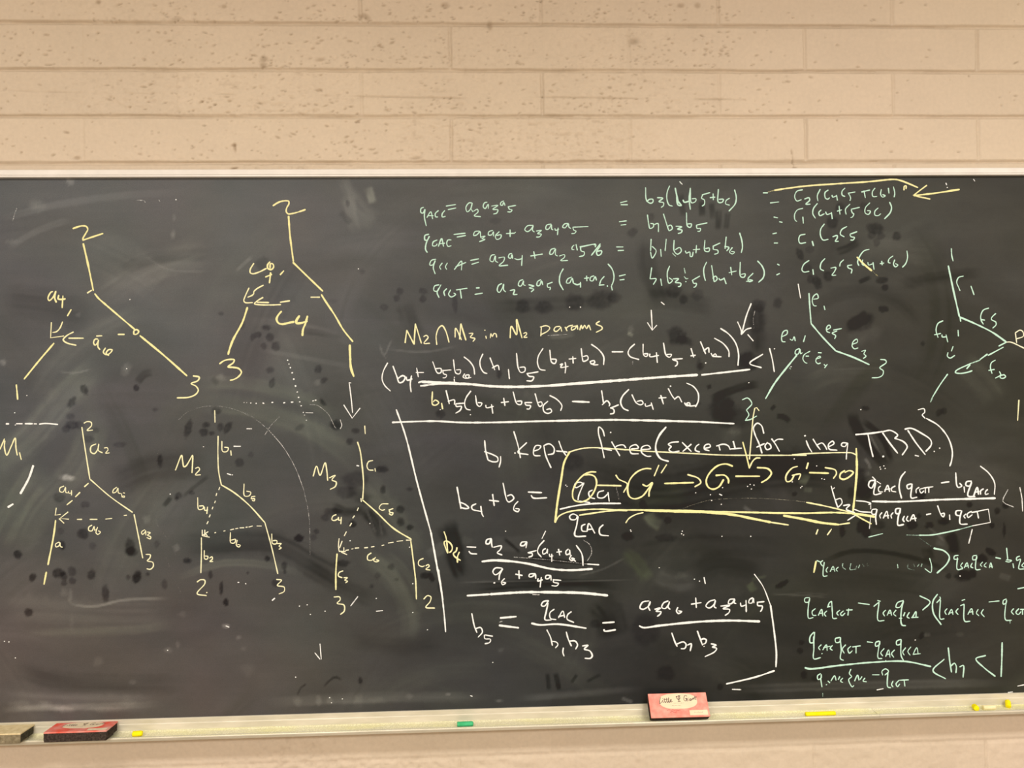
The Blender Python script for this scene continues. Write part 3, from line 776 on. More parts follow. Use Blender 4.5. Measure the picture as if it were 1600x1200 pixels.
o = chalk('chalk_tree_diagram', """@A w3.2 608,305 650,290 690,282 720,288 732,310 715,345 692,385 690,400;690,402 770,375 858,346;w3.3 694,430 735,610 778,822
w2.3 728,842 765,818;w3 790,848 820,885 880,938 1125,1147;w2.8 @B 985,200 985,175 1005,165 1020,178 1010,195 990,202;w3.4 1030,210 1200,350 1375,505
w2.6 1420,505 1465,515 1455,540 1405,562 1440,580 1458,610 1440,640 1390,662 1302,667;w3.3 397,265 290,390 178,528;w2.8 120,570 125,620 130,678""", 'Y', label='yellow chalk tree with ends numbered 2, 1 and 3, leftmost in the upper row', piece='branch')
chalk('branch_letter', """@B w2.4 p 378,112 372,225 470,212;460,108 440,155 415,180 388,186;540,182 490,210 465,240 490,262 560,280;505,228 615,228;710,212 750,210
w2.6 720,235 700,235 688,262 700,280 720,255 725,240 720,290 735,312;775,300 760,330 775,348 800,345 825,315 800,312 780,340 800,355;868,200 915,200
@A w2.8 440,830 425,835 400,885 410,905 440,880 465,828 455,880 470,920;490,860 485,890 520,895 545,890;525,865 518,965;593,980 562,1033""", 'Y', parent=o)
o = chalk('chalk_tree_diagram', """@C w2.8 675,168 720,140 770,127 805,130 808,150 790,185 785,215 800,235 825,235 880,222 945,200;w3 805,255 815,400 835,560 845,632
w3.2 842,640 960,755 1090,880;w3 1078,908 1110,960 1190,1080 1260,1200 1340,1300;w3.8 @D 1315,368 1318,470 1325,560 1348,630;w3.4 462,55 420,180 340,330 305,432 302,448
w2.8 230,525 270,498 330,488 352,492 345,515 300,550 345,555 390,565 412,595 390,630 350,655 318,662""", 'Y', label='yellow chalk tree with ends numbered 2, 3 and 1, taller and right of the other large tree', piece='branch')
chalk('branch_letter', """@C w2.5 515,648 485,700 485,725 505,735 560,720 620,690;w2.8 650,635 630,660 632,690 660,700 680,680 675,655 655,650 650,690;655,725 650,775 645,812;612,762 665,740;765,710 735,743
w2.4 475,853 440,930 432,960 445,975 505,975;595,830 540,860 515,885 515,900 500,915 465,930;592,932 545,960 520,985 550,992 650,995 740,992;540,972 640,975;735,972 815,960;990,930 1065,930
@D w4 745,88 715,125 705,155 720,185 750,195 800,185 850,175;895,125 870,165 870,185 910,185 960,170;962,128 945,190 925,240 920,290""", 'Y', parent=o)
o = chalk('chalk_tree_diagram', """@E w2.2 512,110 525,200 562,435;565,437 690,545 828,642;838,655 865,790 892,928;w2.8 348,692 335,790 300,970
w2.3 553,460 528,482;500,517 472,545;452,568 418,595;w2 p 352,615 345,660 378,655;p 425,640 375,680 430,685;370,682 400,710;w1.9 482,686 512,686;562,686 608,686;660,684 700,680;775,662 792,660""", 'Y', label='small yellow chalk tree M1 with branches lettered a, leftmost of three', piece='branch')
chalk('branch_letter', """@E w2.4 0,248 28,183;30,195 28,240 42,285 70,230 95,178 100,240 108,285;122,268 133,312;w2 525,85 545,75 570,80 572,100 545,130 580,128
w2.2 600,215 570,230 568,265 590,275 610,250 618,215 615,255 640,270;w1.8 652,240 670,238 675,252 660,272 685,270;730,485 710,500 705,520 725,515 738,490 740,520 755,525;760,525 762,540 778,540 778,548 760,545;770,520 780,522
400,478 375,490 375,512 395,515 410,485 412,518 425,520;428,510 430,522 450,520;447,505 447,535;575,722 555,735 555,755 575,758 588,730 592,755 605,745;610,735 600,770 612,780 628,765 615,758
905,750 885,765 890,780 908,765 910,755 912,785;920,765 940,770 922,785 942,795 940,808 918,800;w2 912,905 940,908 935,930 920,945 955,955 958,980 940,998 918,995;w1.9 370,828 348,840 350,858 370,850 375,830 378,855 390,860;w3 290,1015 275,1092""", 'Y', parent=o)
o = chalk('chalk_tree_diagram', """@F w2.1 378,155 377,250 380,350 388,400 397,440;w2.3 395,440 470,485 560,560 652,662;w2 652,662 690,800 728,962;280,750 280,850 277,957
w1.7 cP 388,455 382,470;370,490 366,505;362,535 358,547;348,570 343,583;332,615 326,630;320,655 312,670;358,722 365,720;410,712 420,710;450,705 470,700;480,698 495,695;505,693 530,692;540,690 550,688;558,688 580,682;605,682 632,682
285,705 285,740;300,705 300,740;285,738 320,715;290,740 328,748;300,722 315,740""", 'Y', label='small yellow chalk tree M2 with branches lettered b, middle of three', piece='branch')
chalk('branch_letter', """@F w2 358,5 360,75;400,185 405,245 430,245 438,225 415,220;452,240 455,268;w2.3 128,355 165,268 170,300 178,335 190,330 215,290 228,268 228,320 225,370;w2 245,345 262,338 270,350 245,382 275,382
530,435 533,505 560,505 570,485 545,478;575,510 572,522 592,522 590,535 578,532;575,510 595,508;258,515 265,585 290,580 292,565 268,565;298,570 300,590 318,588;316,570 312,610
297,825 300,875 315,875 318,860 302,858;328,870 342,862 345,875 330,890 348,890;w2.1 255,1010 275,997 300,1000 300,1020 255,1078 310,1090;312,1072
w1.9 450,720 453,780 475,780 480,760 455,765;490,765 485,795 500,805 508,795 492,790;692,728 698,785 720,785 722,768 700,768;725,785 748,785 735,800 748,810 735,818;w2 720,995 750,1000 725,1030 765,1040 765,1065 735,1080""", 'Y', parent=o)
o = chalk('chalk_tree_diagram', """@G w2.3 370,190 385,240 397,330 405,430 400,525;w2.5 400,530 480,600 580,695 685,760;682,770 695,870 710,1000 715,1110;w2.8 250,845 243,950 243,1055
w1.8 cP 390,520 392,540;375,575 368,592;352,622 342,635;335,665 325,682;305,715 292,740;262,755 258,800 262,830;280,770 265,810;262,830 300,832;290,808 290,835;275,835 308,850
300,825 318,822;335,817 345,815;355,812 378,810;410,810 430,808;450,805 468,802;512,797 525,793;550,782 580,777;600,772 635,768;655,765 685,765""", 'Y', label='small yellow chalk tree M3 with branches lettered c, rightmost of three', piece='branch')
chalk('branch_letter', """@G w2 412,95 415,142;460,298 435,305 425,330 435,352 462,355;472,345 475,362;w2.2 110,390 130,332 150,385 180,312 190,360 195,415;w2.1 205,400 240,385 220,412 245,425 240,450 210,467
w2 550,552 510,555 497,578 515,590 530,585;555,585 560,602 578,605 570,618 555,610;555,588 578,580;245,615 225,625 220,645 235,650 255,640;258,630 260,648 275,645;275,630 272,670
285,945 262,955 258,975 280,985;290,985 310,985 295,1000 312,1005 300,1015;w2.1 232,1098 265,1098 268,1115 250,1135 290,1145 292,1180 270,1200
450,840 430,855 430,880 455,882 465,872;475,865 465,885 480,892 495,885 480,880;755,872 730,885 728,910 750,920 762,915;770,915 785,908 790,918 770,935 795,940;758,1110 780,1090 800,1098 795,1125 770,1158 822,1163""", 'Y', parent=o)

# mint rows along the top
Q1 = 'mint chalk line of q ACC, topmost of four rows'
chalk('chalk_equation', """@H w1.9 110,170 90,178 88,210 105,215 120,185 115,240 130,315;135,250 165,205 180,260;145,235 185,235;225,195 200,220 205,245 220,245;275,195 255,220 255,245 280,240;285,160 360,148;300,188 362,175
485,135 465,135 440,170 450,205 475,185 490,135 480,180 495,205;500,200 530,185 535,205 505,235 555,243;605,130 585,135 575,165 590,180 610,150 615,145 615,180;640,160 690,155 650,185 690,190 680,215 655,222;735,120 715,130 710,150 725,155 735,130 745,155;770,165 830,155;770,165 780,185 800,190 790,205 765,205
@I w2 110,210 170,195;115,228 175,228;335,75 345,190 380,215 400,205 400,180 370,180 345,200;440,165 490,170 455,200 495,210 495,235 475,252;550,60 530,110 525,170 545,230 575,240
w3 600,80 625,200;625,200 655,235 625,230 615,160;w1.8 640,20 655,40;w2.4 670,185 680,205 730,195;735,80 725,180 735,270;w2 735,85 745,210 780,200 785,175 750,175;840,140 910,120;845,140 835,170 860,185 860,225 840,240;910,165 955,160;938,130 940,185
985,90 985,205 1020,205 1030,180 990,180;1085,170 1055,190 1050,220 1085,232;w2.3 1130,95 1145,160 1135,220 1080,285;w2 1385,122 1425,122;1448,212 1525,203
@J 320,132 275,145 258,185 275,220 310,210;335,205 370,195 375,215 345,245 380,245;458,128 435,180 440,220;520,135 495,155 500,200 520,205 530,195;550,175 555,190 585,180;585,175 592,215;650,120 628,145 630,175 650,185;o.8 675,160 730,150;680,165 690,180 695,200 690,218
o1 780,150 845,135;800,140 810,195;885,120 865,150 870,185 900,185;935,130 930,170 945,190 965,180 945,170;990,120 995,160;1030,110 1040,160 1035,190""", 'G', 1.9, Q1, piece='term')
chalk('chalk_equation', """@H w2.2 150,380 120,390 120,425 140,425 155,395 130,450 125,500 138,522;215,425 185,440 180,470 205,470 215,455;225,475 250,415 265,475;230,455 275,450;325,425 300,425 290,450 300,475 325,470;345,382 435,372;370,402 438,390
w1.9 545,355 510,360 500,390 525,385 550,360 555,400 560,410;560,400 590,395 565,415 590,420 545,438;650,350 620,360 615,385 640,385 655,360 655,395;700,360 670,395 680,420 710,410 715,385 680,390;755,375 820,372;785,345 785,400;825,366
965,310 920,315 900,345 920,360 950,340 965,315 960,350 975,362;990,355 1030,350 1000,375 1030,380 1015,400 990,402;1105,300 1070,310 1065,340 1085,340 1108,305 1110,340 1120,345;1135,335 1140,350 1165,340;1160,330 1155,385
1240,295 1210,300 1195,325 1215,330 1240,298 1245,325 1260,335;1275,325 1395,320;1275,330 1285,350 1300,355 1290,372 1265,375
@I w2 100,380 165,372;115,410 160,405;352,318 365,410 375,440 405,425 405,400 380,395;415,405 445,395 450,470;495,310 540,450 545,460 575,440 560,410 535,420;605,420 660,425 620,445 660,455 655,475 625,485
700,300 710,420 735,430 745,400 710,400;790,410 885,390;790,410 795,440 825,440 820,465 800,465;1480,338 1515,345;1530,380 1555,385
@J 322,278 280,290 258,325 262,370 275,380;322,345 326,395;435,240 405,280 400,320 420,355;465,290 447,310 455,335 490,320;500,305 510,325 545,315;545,310 552,360;605,260 612,325;590,300 625,290;690,245 655,285 660,325
700,285 765,270;700,290 710,315 720,320 710,345 695,350;845,235 810,275 810,315 835,325 850,300 825,295;910,275 885,300 885,330 910,335 930,320;w2.2 1000,230 1015,270 1005,310 960,360""", 'G', 1.9, 'mint chalk line of q CAC, second of four rows', piece='term')
chalk('chalk_equation', """@H w1.9 205,575 170,585 158,620 180,620 200,585 185,640 200,690;255,605 235,635 245,655;295,605 280,635 290,655;350,655 405,590 405,660;360,635 440,600;475,585 540,572;485,615 540,598
665,540 640,545 628,585 650,595 670,550 672,590 690,600;695,565 740,560 735,590 700,625 768,622;800,530 780,535 772,560 790,568 800,540 805,570;820,570 845,578 880,570;w2.2 880,545 875,625;945,550 1038,535;970,515 980,570
w1.9 1135,490 1105,500 1095,535 1115,535 1140,495 1140,540 1155,550;1170,550 1210,540 1210,560 1180,585 1235,585;1285,465 1270,480 1270,500 1285,500;1300,460 1310,505;w2.2 1330,480 1450,455;1335,480 1340,510 1365,520 1360,545 1325,555
w1.9 1440,465 1455,460 1450,480;w2.2 1490,455 1420,545;w2.6 1490,470 1460,520 1470,545 1495,535 1500,510 1460,515
@I w2 75,605 135,605;88,638 140,635;385,535 380,640;395,600 430,640 395,705 390,700 380,650;470,625 475,690;520,535 510,640;o.6 575,660 605,690;o1 590,545 590,640 620,670 655,640 640,610 600,630;690,640 700,660 730,650 735,690 750,690 760,650;760,630 820,625;790,590 785,660
865,545 865,640 900,645 905,615 870,620;935,600 1000,570;940,605 940,625 980,635 980,660 950,670;1055,515 1045,620;1040,600 1080,610 1060,640;1110,610 1085,650 1110,668 1130,650 1100,645;w2.4 1175,480 1195,550 1200,610 1190,655;w2 1470,488 1505,480;1482,570 1515,570
@J 340,480 300,490 290,525 300,550 345,545;w2.4 395,535 405,570;w2.1 490,400 462,440 460,490 480,525 520,520;555,500 590,490 590,510 575,535 600,535;665,420 625,445 615,480 645,500;690,480 745,460;690,485 700,500 725,505 715,525 695,525""", 'G', 1.9, 'mint chalk line of q CCA, third of four rows', piece='term')
chalk('chalk_equation', """@H w2.1 230,775 195,785 190,820 215,825 245,775;230,800 215,835 230,875;290,805 268,830 275,860;320,815 305,850 325,870 360,850 345,840;365,815 450,802;395,810 405,880;520,800 545,798;510,850 570,840
720,765 695,780 685,820 700,835 725,800 735,770 735,815 750,830;785,820 820,815 815,835 810,850 840,850;885,735 860,745 850,780 870,785 890,745 890,775 905,780;930,775 970,785 935,800 970,810 950,830;1025,735 1000,750 995,780 1015,780 1030,745 1040,775;1075,770 1115,755;1075,775 1080,795 1100,795 1095,815
1200,650 1175,700 1172,760 1200,815;1265,715 1235,730 1225,760 1250,760 1270,725 1280,765;1285,765 1310,775 1335,765;1335,755 1335,795;1365,725 1400,720;1382,705 1385,745;1440,705 1415,715 1410,740 1430,745 1450,712 1460,740;1520,710 1495,740 1485,770;1480,778 1520,775;1545,785
@I w2.4 0,757 35,800 53,860 48,910 32,950;30,955 38,990;w2 100,865 155,852;105,900 145,895;390,790 375,890;380,890 430,890 405,940;470,890 480,950;550,775 530,830 535,910 545,930 575,905 545,880;580,890 630,890 600,920 650,930 645,955 625,960
o.7 680,795 690,840;680,870 700,890 715,885;o1 750,905 820,865;755,905 765,930 790,930 780,960 765,965;695,915;880,740 855,800 860,870 870,905;925,770 945,900 950,915 975,890 960,865 935,885;990,885 1000,900 1040,885;1035,880 1055,935
1080,835 1145,820;1095,785 1105,855;1180,740 1185,870 1215,875 1225,845 1190,850;1295,840 1250,890 1260,915 1290,905 1260,895;1235,912 1280,910;w2.5 1335,730 1375,775 1395,830 1385,880 1345,920;w2 1512,758 1530,768;1505,855 1532,842
@J 370,685 330,715 315,760 330,775 370,770;400,755 405,795;495,670 465,705 460,750 485,765;540,745 580,740 570,770 550,800 580,800;640,680 615,705 610,730;670,725 705,720;670,730 680,745 705,755 700,785
840,598 800,610 765,655 750,700 760,725;790,680 785,715 800,725;830,700 835,720 865,712;870,700 878,755;925,710 955,705;938,690 942,720;1025,650 995,675 990,700 1005,705;1040,680 1030,715 1045,735 1065,720 1045,710;1135,610 1140,660 1125,710 1100,738""", 'G', 1.9, 'mint chalk line of q CGT, lowest of four rows', piece='term')
chalk('chalk_arrow', """@J w2.8 o.45 50,150 100,137;o1 100,137 130,132 330,105 600,85 830,70 1040,52 1090,62 1150,85 1220,115;p 1290,98 1240,135 1185,178 1220,185 1315,205;w3.2 1190,178 1350,160 1545,130;w2.6 1112,135 1115,105 1128,102 1128,125""", 'Y', label='yellow chalk bracket with an arrow under the top rail', piece='arrow_stroke')
chalk('chalk_slash', """@J w3 745,658 800,715 860,765;o.4 860,765 910,810""", 'Y', label='yellow chalk slash over the fourth mint row')

chalk('chalk_heading', """@K w2.5 215,278 228,180;228,180 285,290;285,290 295,130;295,130 342,282;w2.1 360,230 380,220 395,235 362,282 408,282;w2.3 462,292 458,220 480,160 505,145 530,180 548,235 558,275;605,235 610,165 655,255;640,250 650,130;w2.6 650,130 690,258;w2.1 715,205 745,205 725,235 760,245 745,268
w1.9 845,225 850,245;838,180;880,240 885,205 895,230 910,205 925,210 930,235;w2.6 1035,240 1045,150 1085,215 1085,95;1088,95 1128,240;w2.1 1140,205 1160,198 1165,210 1142,235 1168,235;1275,225 1280,150;1270,155 1320,145 1345,160 1330,185 1275,215
1425,150 1390,155 1378,180 1395,190 1425,165 1430,155 1438,188;1465,155 1480,185;1470,170 1490,150 1525,140;@L w2.2 45,185 15,195 15,215 40,205 55,180 60,210;75,215 85,180 95,205 110,180 125,205 140,180 155,215;220,150 195,170 235,190 240,205 195,232;w1.4 o.5 cW @K 1330,222 1480,212""", 'Y', label='yellow chalk heading beginning M2 above the long white fraction', piece='word')
o = chalk('chalk_fraction', """@K w3 320,590 345,580 420,585;w4.4 345,583 700,600 900,618 1100,622 1350,612 1600,592;w3 335,615 480,600 700,603;@L w4.4 0,612 300,590 700,560 940,545;w3 970,545 1150,525 1325,505""", 'W', label='white chalk fraction with a long bar, smaller than 1', piece='fraction_bar', gap=14)
chalk('numerator', """@K w2.1 78,435 45,500 35,560 55,610 100,655;w2.6 120,460 150,540 170,590 200,580 215,545 195,535 155,560;225,545 230,570 270,560;265,535 255,600 262,662;w2 300,510 360,510;305,475 318,545;430,425 470,515 495,510 495,480 455,480;510,490 515,520 540,530 530,550 510,552;510,495 575,490;592,410 612,515 640,520 648,490 615,490;600,548;598,560 600,580;680,520 668,545 685,555 710,550 715,530 685,535 700,555 730,548
w2.2 675,388 720,425 750,470 758,525;822,365 800,420 805,470 830,510 855,518;878,395 915,490;895,475 940,455 950,490;1022,485 1030,560;1085,360 1100,480 1120,510 1150,500 1150,470 1110,470;1165,520 1255,505;1170,525 1185,540 1220,545 1205,575 1165,575;1292,322 1255,385 1250,440 1270,485 1310,493;w2.4 1345,335 1360,430 1385,440 1395,410 1355,405;w2.2 1425,450 1445,443 1430,470 1490,462;1465,430 1470,460 1465,515;1495,405 1550,400;1525,385 1528,438
@L 85,350 95,430 100,445 135,430 130,405 100,410;150,445 160,465 185,455 180,440 150,450 175,470 210,470;w2.4 160,320 215,360 250,410 250,470;w2.8 312,375 392,375;w2.3 478,318 440,355 430,385 445,410 510,432;w2.2 540,318 545,400 565,410 575,390 548,390;590,390 590,410 655,402;638,380 645,455;690,310 710,400 735,415 750,395 715,395;755,430 830,425;760,435 790,445 790,470 775,482
890,405 925,400;893,350 912,415;962,300 1000,390;985,370 1020,345 1025,380;1040,385 1055,410 1080,405 1070,390 1055,405 1115,412;1000,457;o.5 463,445 463,465;o1 w2.4 1065,275 1130,315 1170,370 1172,412;1110,203 1170,245 1220,310 1242,390 1238,475;1420,393 1325,460 1410,492;w2.3 1470,350 1490,430 1505,522""", 'W', parent=o)
chalk('denominator', """@K cY w2.4 428,660 430,760 455,765 478,745 450,725 435,740;500,750 508,795;cW w2.3 535,650 560,755;550,735 600,725 600,760;610,755 675,750;610,755 615,775 655,775 645,805 610,828;728,655 690,710 680,760 695,795 725,803;765,690 780,765 800,775 815,750 785,745;845,765 850,785 905,775;890,760 900,830;965,745 1025,738;985,710 995,770
1058,660 1090,755 1120,760 1125,735 1090,735;1150,745 1205,745;1150,748 1160,765 1195,770 1185,795 1165,795;1230,675 1265,775 1285,765 1280,740 1255,745;1330,735 1295,770 1300,815 1330,830 1360,815 1350,795 1320,800;1345,690 1400,720 1440,770 1430,808
@L w3.2 20,740 145,745;w2.3 235,660 250,755;240,765 275,735 295,760 290,775;300,790 360,765;300,785 325,800 325,825 298,832;w2.5 435,652 390,700 375,745 395,790 432,808;w2.3 458,690 490,750 520,765 540,755 530,735 495,740;555,755 560,775 605,765;600,750 615,800;655,715 710,712;670,695 690,760;725,645 755,700 770,720;770,725 800,705 825,745;742,628;845,750 860,770 885,765 880,750 860,755 880,772 930,770;860,605 910,630 945,680 945,740 925,780""", 'W', parent=o)
chalk('chalk_arrow', """@L w2 600,68 608,215;p 572,160 608,217 640,180""", 'W', label='short white chalk arrow pointing down at the numerator', piece='arrow_stroke')
chalk('chalk_arrow', """@L w2.4 1335,20 1300,110 1265,245;w2.2 1235,155 1262,220 1262,248;1262,248 1300,210 1335,200;1310,248 1350,295;o.45 1362,75 1350,130 1355,200""", 'W', label='long white chalk arrow pointing down beside the numerator end', piece='arrow_stroke')
chalk('chalk_arrow', """@D w1.9 1308,682 1325,685;1310,685 1325,800 1338,932;p 1265,868 1335,978 1400,895""", 'W', label='thin white chalk arrow pointing down at the tree M3', piece='arrow_stroke')
chalk('chalk_divider', """@X w3.2 613,660 680,658 717,660 774,660 849,658 960,656;w3.8 960,656 1035,657.5 1091,659;w3 1091,659 1147,662""", 'W', label='level white chalk line')
chalk('chalk_divider', """@G w2.8 597,0 650,150 720,430 800,720;w3.2 800,720 850,1000 870,1115;@S w2.6 28,420 45,540 75,800 85,925""", 'W', label='upright white chalk line')

chalk('chalk_sentence', """@O w2.6 412,258 420,340 440,420;410,350 440,360 490,380 520,400 520,430 480,435 440,420;w2.4 545,390 545,430 532,480;655,182 690,300 710,402;762,275 690,355 775,375;665,362;825,345 865,330 880,305 840,300 820,340 825,380 875,385;905,300 920,380 965,485;905,300 950,285 990,320 985,365 940,375;1030,262 1060,340 1090,382;1010,345 1070,350 1100,355
w2.3 1410,222 1395,170 1365,145 1360,190 1385,290 1408,402;1362,320 1470,340;1462,190;1470,268 1500,320 1538,385;@P 5,425 20,410 75,402 95,425;140,435 200,425 180,400 130,420 140,470 200,475;220,440 300,430 280,405 230,420 225,460 270,495 305,495;w3.2 430,252 375,320 345,400 350,460 385,515 450,538
w2.4 535,375 480,380 450,395 475,415;475,415 455,440 480,462 540,452;565,380 640,455;640,395 570,455;705,395 680,415 675,445 710,460;755,430 800,415 790,395 755,405 750,435 790,450;870,405 880,445;850,410 910,395 950,410 965,440;990,370 1005,425;965,435 1060,428
1245,305 1225,240 1190,220 1160,255 1170,310 1205,390 1230,470;1185,420 1250,390;1275,380 1255,410 1270,440 1305,425 1295,395 1275,385;1310,350 1345,400 1375,455;1330,375 1360,355 1405,355
@Q 318,365 340,420 365,460;w3 308,325;w2.3 375,352 405,400 435,440;410,400 450,385 475,410 490,440;510,415 550,390 540,370 505,395 510,435 575,445;655,385 620,385 610,405 640,415 662,385 655,470 652,520
w3 730,315 850,305 955,290;w2.6 832,310 855,420 875,500;955,300 1010,380 1080,470;960,290 1020,280 1080,320 1055,345;1055,345 1130,375 1160,415 1140,455 1118,485;1165,280 1230,380 1310,482;1140,270 1190,262 1280,305 1355,360 1360,400 1315,455;w3.4 960,497;w2 1225,488 1255,495;1385,455;1430,428
w2.6 1320,180 1420,240 1500,340 1535,450 1530,530 1515,578""", 'W', label='white chalk sentence starting b1 kept, running above the yellow box', piece='word', gap=6.5)
o = chalk('chalk_fraction', """@O w2.8 1040,830 1150,805 1300,785 1545,782;w2 1200,762 1290,775""", 'W', label='white chalk equation for b4 plus b6, its fraction overlapped by the yellow box', piece='fraction_bar')
chalk('numerator', """@O w2.2 1240,620 1205,605 1165,620 1170,650 1200,640 1240,610;1235,620 1195,720 1190,755;1310,670 1280,690 1290,730 1330,742;1405,675 1360,690 1355,730 1400,735 1440,700;1440,690 1450,765;w3 o.4 1510,650 1530,745""", 'W', parent=o)
chalk('denominator', """@O w2.3 1185,885 1150,870 1120,890 1130,915 1170,915 1185,885;w2.8 1190,890 1180,960 1165,1050 1255,1055;w2.4 1250,955 1222,970 1225,1010 1260,1015;1265,1015 1280,950 1330,1030;1270,1000 1310,995;1400,960 1370,990 1375,1040 1445,1052""", 'W', parent=o)
chalk('left_side', """@O w2.5 182,645 215,825;200,770 250,790 280,820 250,825 215,815;340,785 305,805 310,830 390,850;380,805 390,870 402,892;450,755 530,765;478,705 492,802;565,612 600,760 615,770 655,740 635,710 600,720;690,765 660,800 655,835 690,850 700,830 670,825;w2.8 775,687 888,692;800,715 815,735 930,735""", 'W', parent=o)
o = chalk('chalk_flow_box', """@O w2.2 1110,360 1130,350 1220,325 1320,317 1450,325 1600,335;@P 0,432 300,455 600,470 900,485 1200,487 1600,487;@Q 200,482 400,470 650,465 700,468 735,485
@O w3.6 1120,352 1075,440 1050,580;w4.2 1050,580 1015,800 1000,940;w2.6 1000,940 1030,890 1100,855 1200,838 1350,830 1600,842;1200,880 1350,858 1450,845 1600,840;@P w3 0,942 400,945 800,955 1200,965 1600,970;w4.2 250,945 500,955 800,965 1000,985 1150,1015 1300,1045;w2.6 1300,1045 1450,1068
@Q w3 0,968 300,970 560,965 700,972;w3.8 700,972 780,982 890,1000;w4.2 130,990 300,1020 450,1050 590,1065;w2.6 590,1065 680,1052;w2.6 320,880 450,905 600,940 700,970 780,1015;w3 780,1015 860,1058;w3.6 735,430 740,600 725,800 708,955;w2.4 @P 95,1050 120,1015 180,980 240,965""", 'Y', label='yellow chalk box around a chain of arrows', piece='box_outline')
chalk('flow_letter', """@O w2.8 1340,520 1290,520 1230,550 1170,620 1145,690 1155,750 1210,770 1270,750 1320,690 1345,610 1330,560 1290,542 1240,545;w2.6 1345,630 1440,632 1550,635;1505,545 1530,580 1600,620 1570,690
@P w2.8 305,600 260,598 190,625 130,690 110,770 125,830 165,850 230,830 280,770 315,720;235,730 270,745 315,715 290,790 288,830;w2.5 370,570 332,660;435,565 390,635;w3 418,722 660,715;w2.6 610,648 700,680 720,715 670,750;w3 985,578 930,560 860,575 790,640 765,700 780,750 820,770 870,750 910,690;845,655 920,655 950,690 950,720
w2.9 1010,662 1210,662;1190,590 1280,600 1308,635 1280,680 1225,715;w2.6 1525,580 1480,595 1430,660 1435,705 1470,700 1500,650;1480,655 1550,645 1535,690;@Q w2.6 335,550 320,600;w3.2 345,632 505,637;w2.6 475,590 560,610 570,640 545,680;w2.8 640,615 605,640 600,675 630,688 680,665 710,630 680,615 640,630""", 'Y', parent=o)
chalk('flow_arrow', """@P w2.2 p 1205,115 1185,90 1170,95 1155,170 1125,520;w3 p 1070,378 1095,470 1125,595;w2.6 1125,595 1150,540 1180,512 1215,510;cG w2 1065,25 1110,10 1140,40 1145,60 1100,110;1100,110 1120,150 1095,190;1090,197 1130,190 1185,160""", 'Y', parent=o)

o = chalk('chalk_fraction', """@S w4 382,352 470,342 620,350 760,370 950,412 1100,422 1280,412;w1.4 o.5 640,315 900,335 1240,372;w2.2 o1 1240,372 1335,378""", 'W', label='white chalk fraction for the yellow b4', piece='fraction_bar')
chalk('left_side', """@X w2.6 cY 693.8,830.7 697.1,840.6 699.7,864.1;699.7,864.1 696.0,855.3 694.0,847.2 696.0,845.4 701.9,847.2 706.7,854.5 705.6,860.4 702.3,863.4;714.0,855.6 712.6,861.2 708.4,864.8 709.6,868.5 714.4,872.6 719.5,875.5;717.7,862.6 714.8,870.0 714.8,878.8;@S cW w2.4 258,232 332,235;275,268 290,285 340,290""", 'Y', parent=o, label='yellow chalk b4 with a white equals sign')
chalk('numerator', """@S w2.4 450,165 420,175 415,205 440,205 455,165 460,210 465,235;475,235 540,225 530,255 505,280 545,298;740,190 705,195 695,220 725,220 745,190 740,240;755,280 825,262;760,282 790,285 790,305 762,315;w1.8 900,103 870,165;w2.3 888,180 845,230 835,275 865,315;900,245 878,260 880,290 905,280 915,250 915,285;930,290 935,310 960,305;950,290 950,352;990,275 1030,270;1005,250 1015,300;1085,250 1065,270 1070,295 1095,285 1095,255 1100,300;1110,300 1095,330 1115,345 1135,330 1110,325 1145,350;1150,220 1195,290 1205,385;w1.8 o.5 1210,178 1260,215 1275,280 1240,345""", 'W', parent=o)
chalk('denominator', """@S w2.4 545,405 490,405 470,435 490,460 535,430 550,408 525,460 520,500;565,490 540,520 550,540 575,525 550,520;w3 482,525;w2.4 655,455 710,465;682,425 685,492;815,450 770,455 765,475 790,475 815,455 820,490;840,490 835,510 875,500;865,480 855,560;940,465 905,465 900,490 925,490 940,465 945,505;960,500 1025,505;965,500 965,520 1005,530 990,550 950,548""", 'W', parent=o)
chalk('chalk_divider', """@S w3.2 260,630 450,618;w4.3 450,618 720,602 950,602 1200,608 1405,628;w2 o.6 795,620 850,622""", 'W', label='white chalk rule under the b4 fraction')
o = chalk('chalk_fraction', """@S w3.4 785,855 850,868 1000,862 1230,895;@T w3.8 345,490 375,503 500,488 800,458 1050,448 1285,455""", 'W', label='white chalk equation for b5 with two fractions', piece='fraction_bar')
chalk('left_side', """@S w2.3 298,775 320,880 340,930;325,900 370,890 385,925 350,968;400,950 405,980 450,985 445,1010 405,1022;405,950 468,960;w3.4 530,812 660,800;522,872 600,882 680,892;o.5 525,845 545,838;o1 w3 1365,852 1460,845;1375,905 1380,918 1470,908""", 'W', parent=o)
chalk('numerator', """@S w2.6 920,670 880,680 865,710 890,715 925,670;920,690 905,760 895,825 945,828;w2.3 970,740 935,770 940,815 985,825;1005,810 1040,755 1055,808;1005,800 1050,790;1110,760 1080,785 1075,820 1130,848""", 'W', parent=o)
chalk('denominator', """@S w2.5 910,908 940,970 955,1035;945,1000 990,1010 1000,1030 980,1055;1045,1055 1040,1090 1050,1122;1068,925 1085,985 1110,1040;1095,1000 1140,1000 1160,1030 1145,1065;w2.8 1200,1040 1245,1035 1215,1065 1260,1080 1280,1120 1265,1140 1220,1140""", 'W', parent=o)
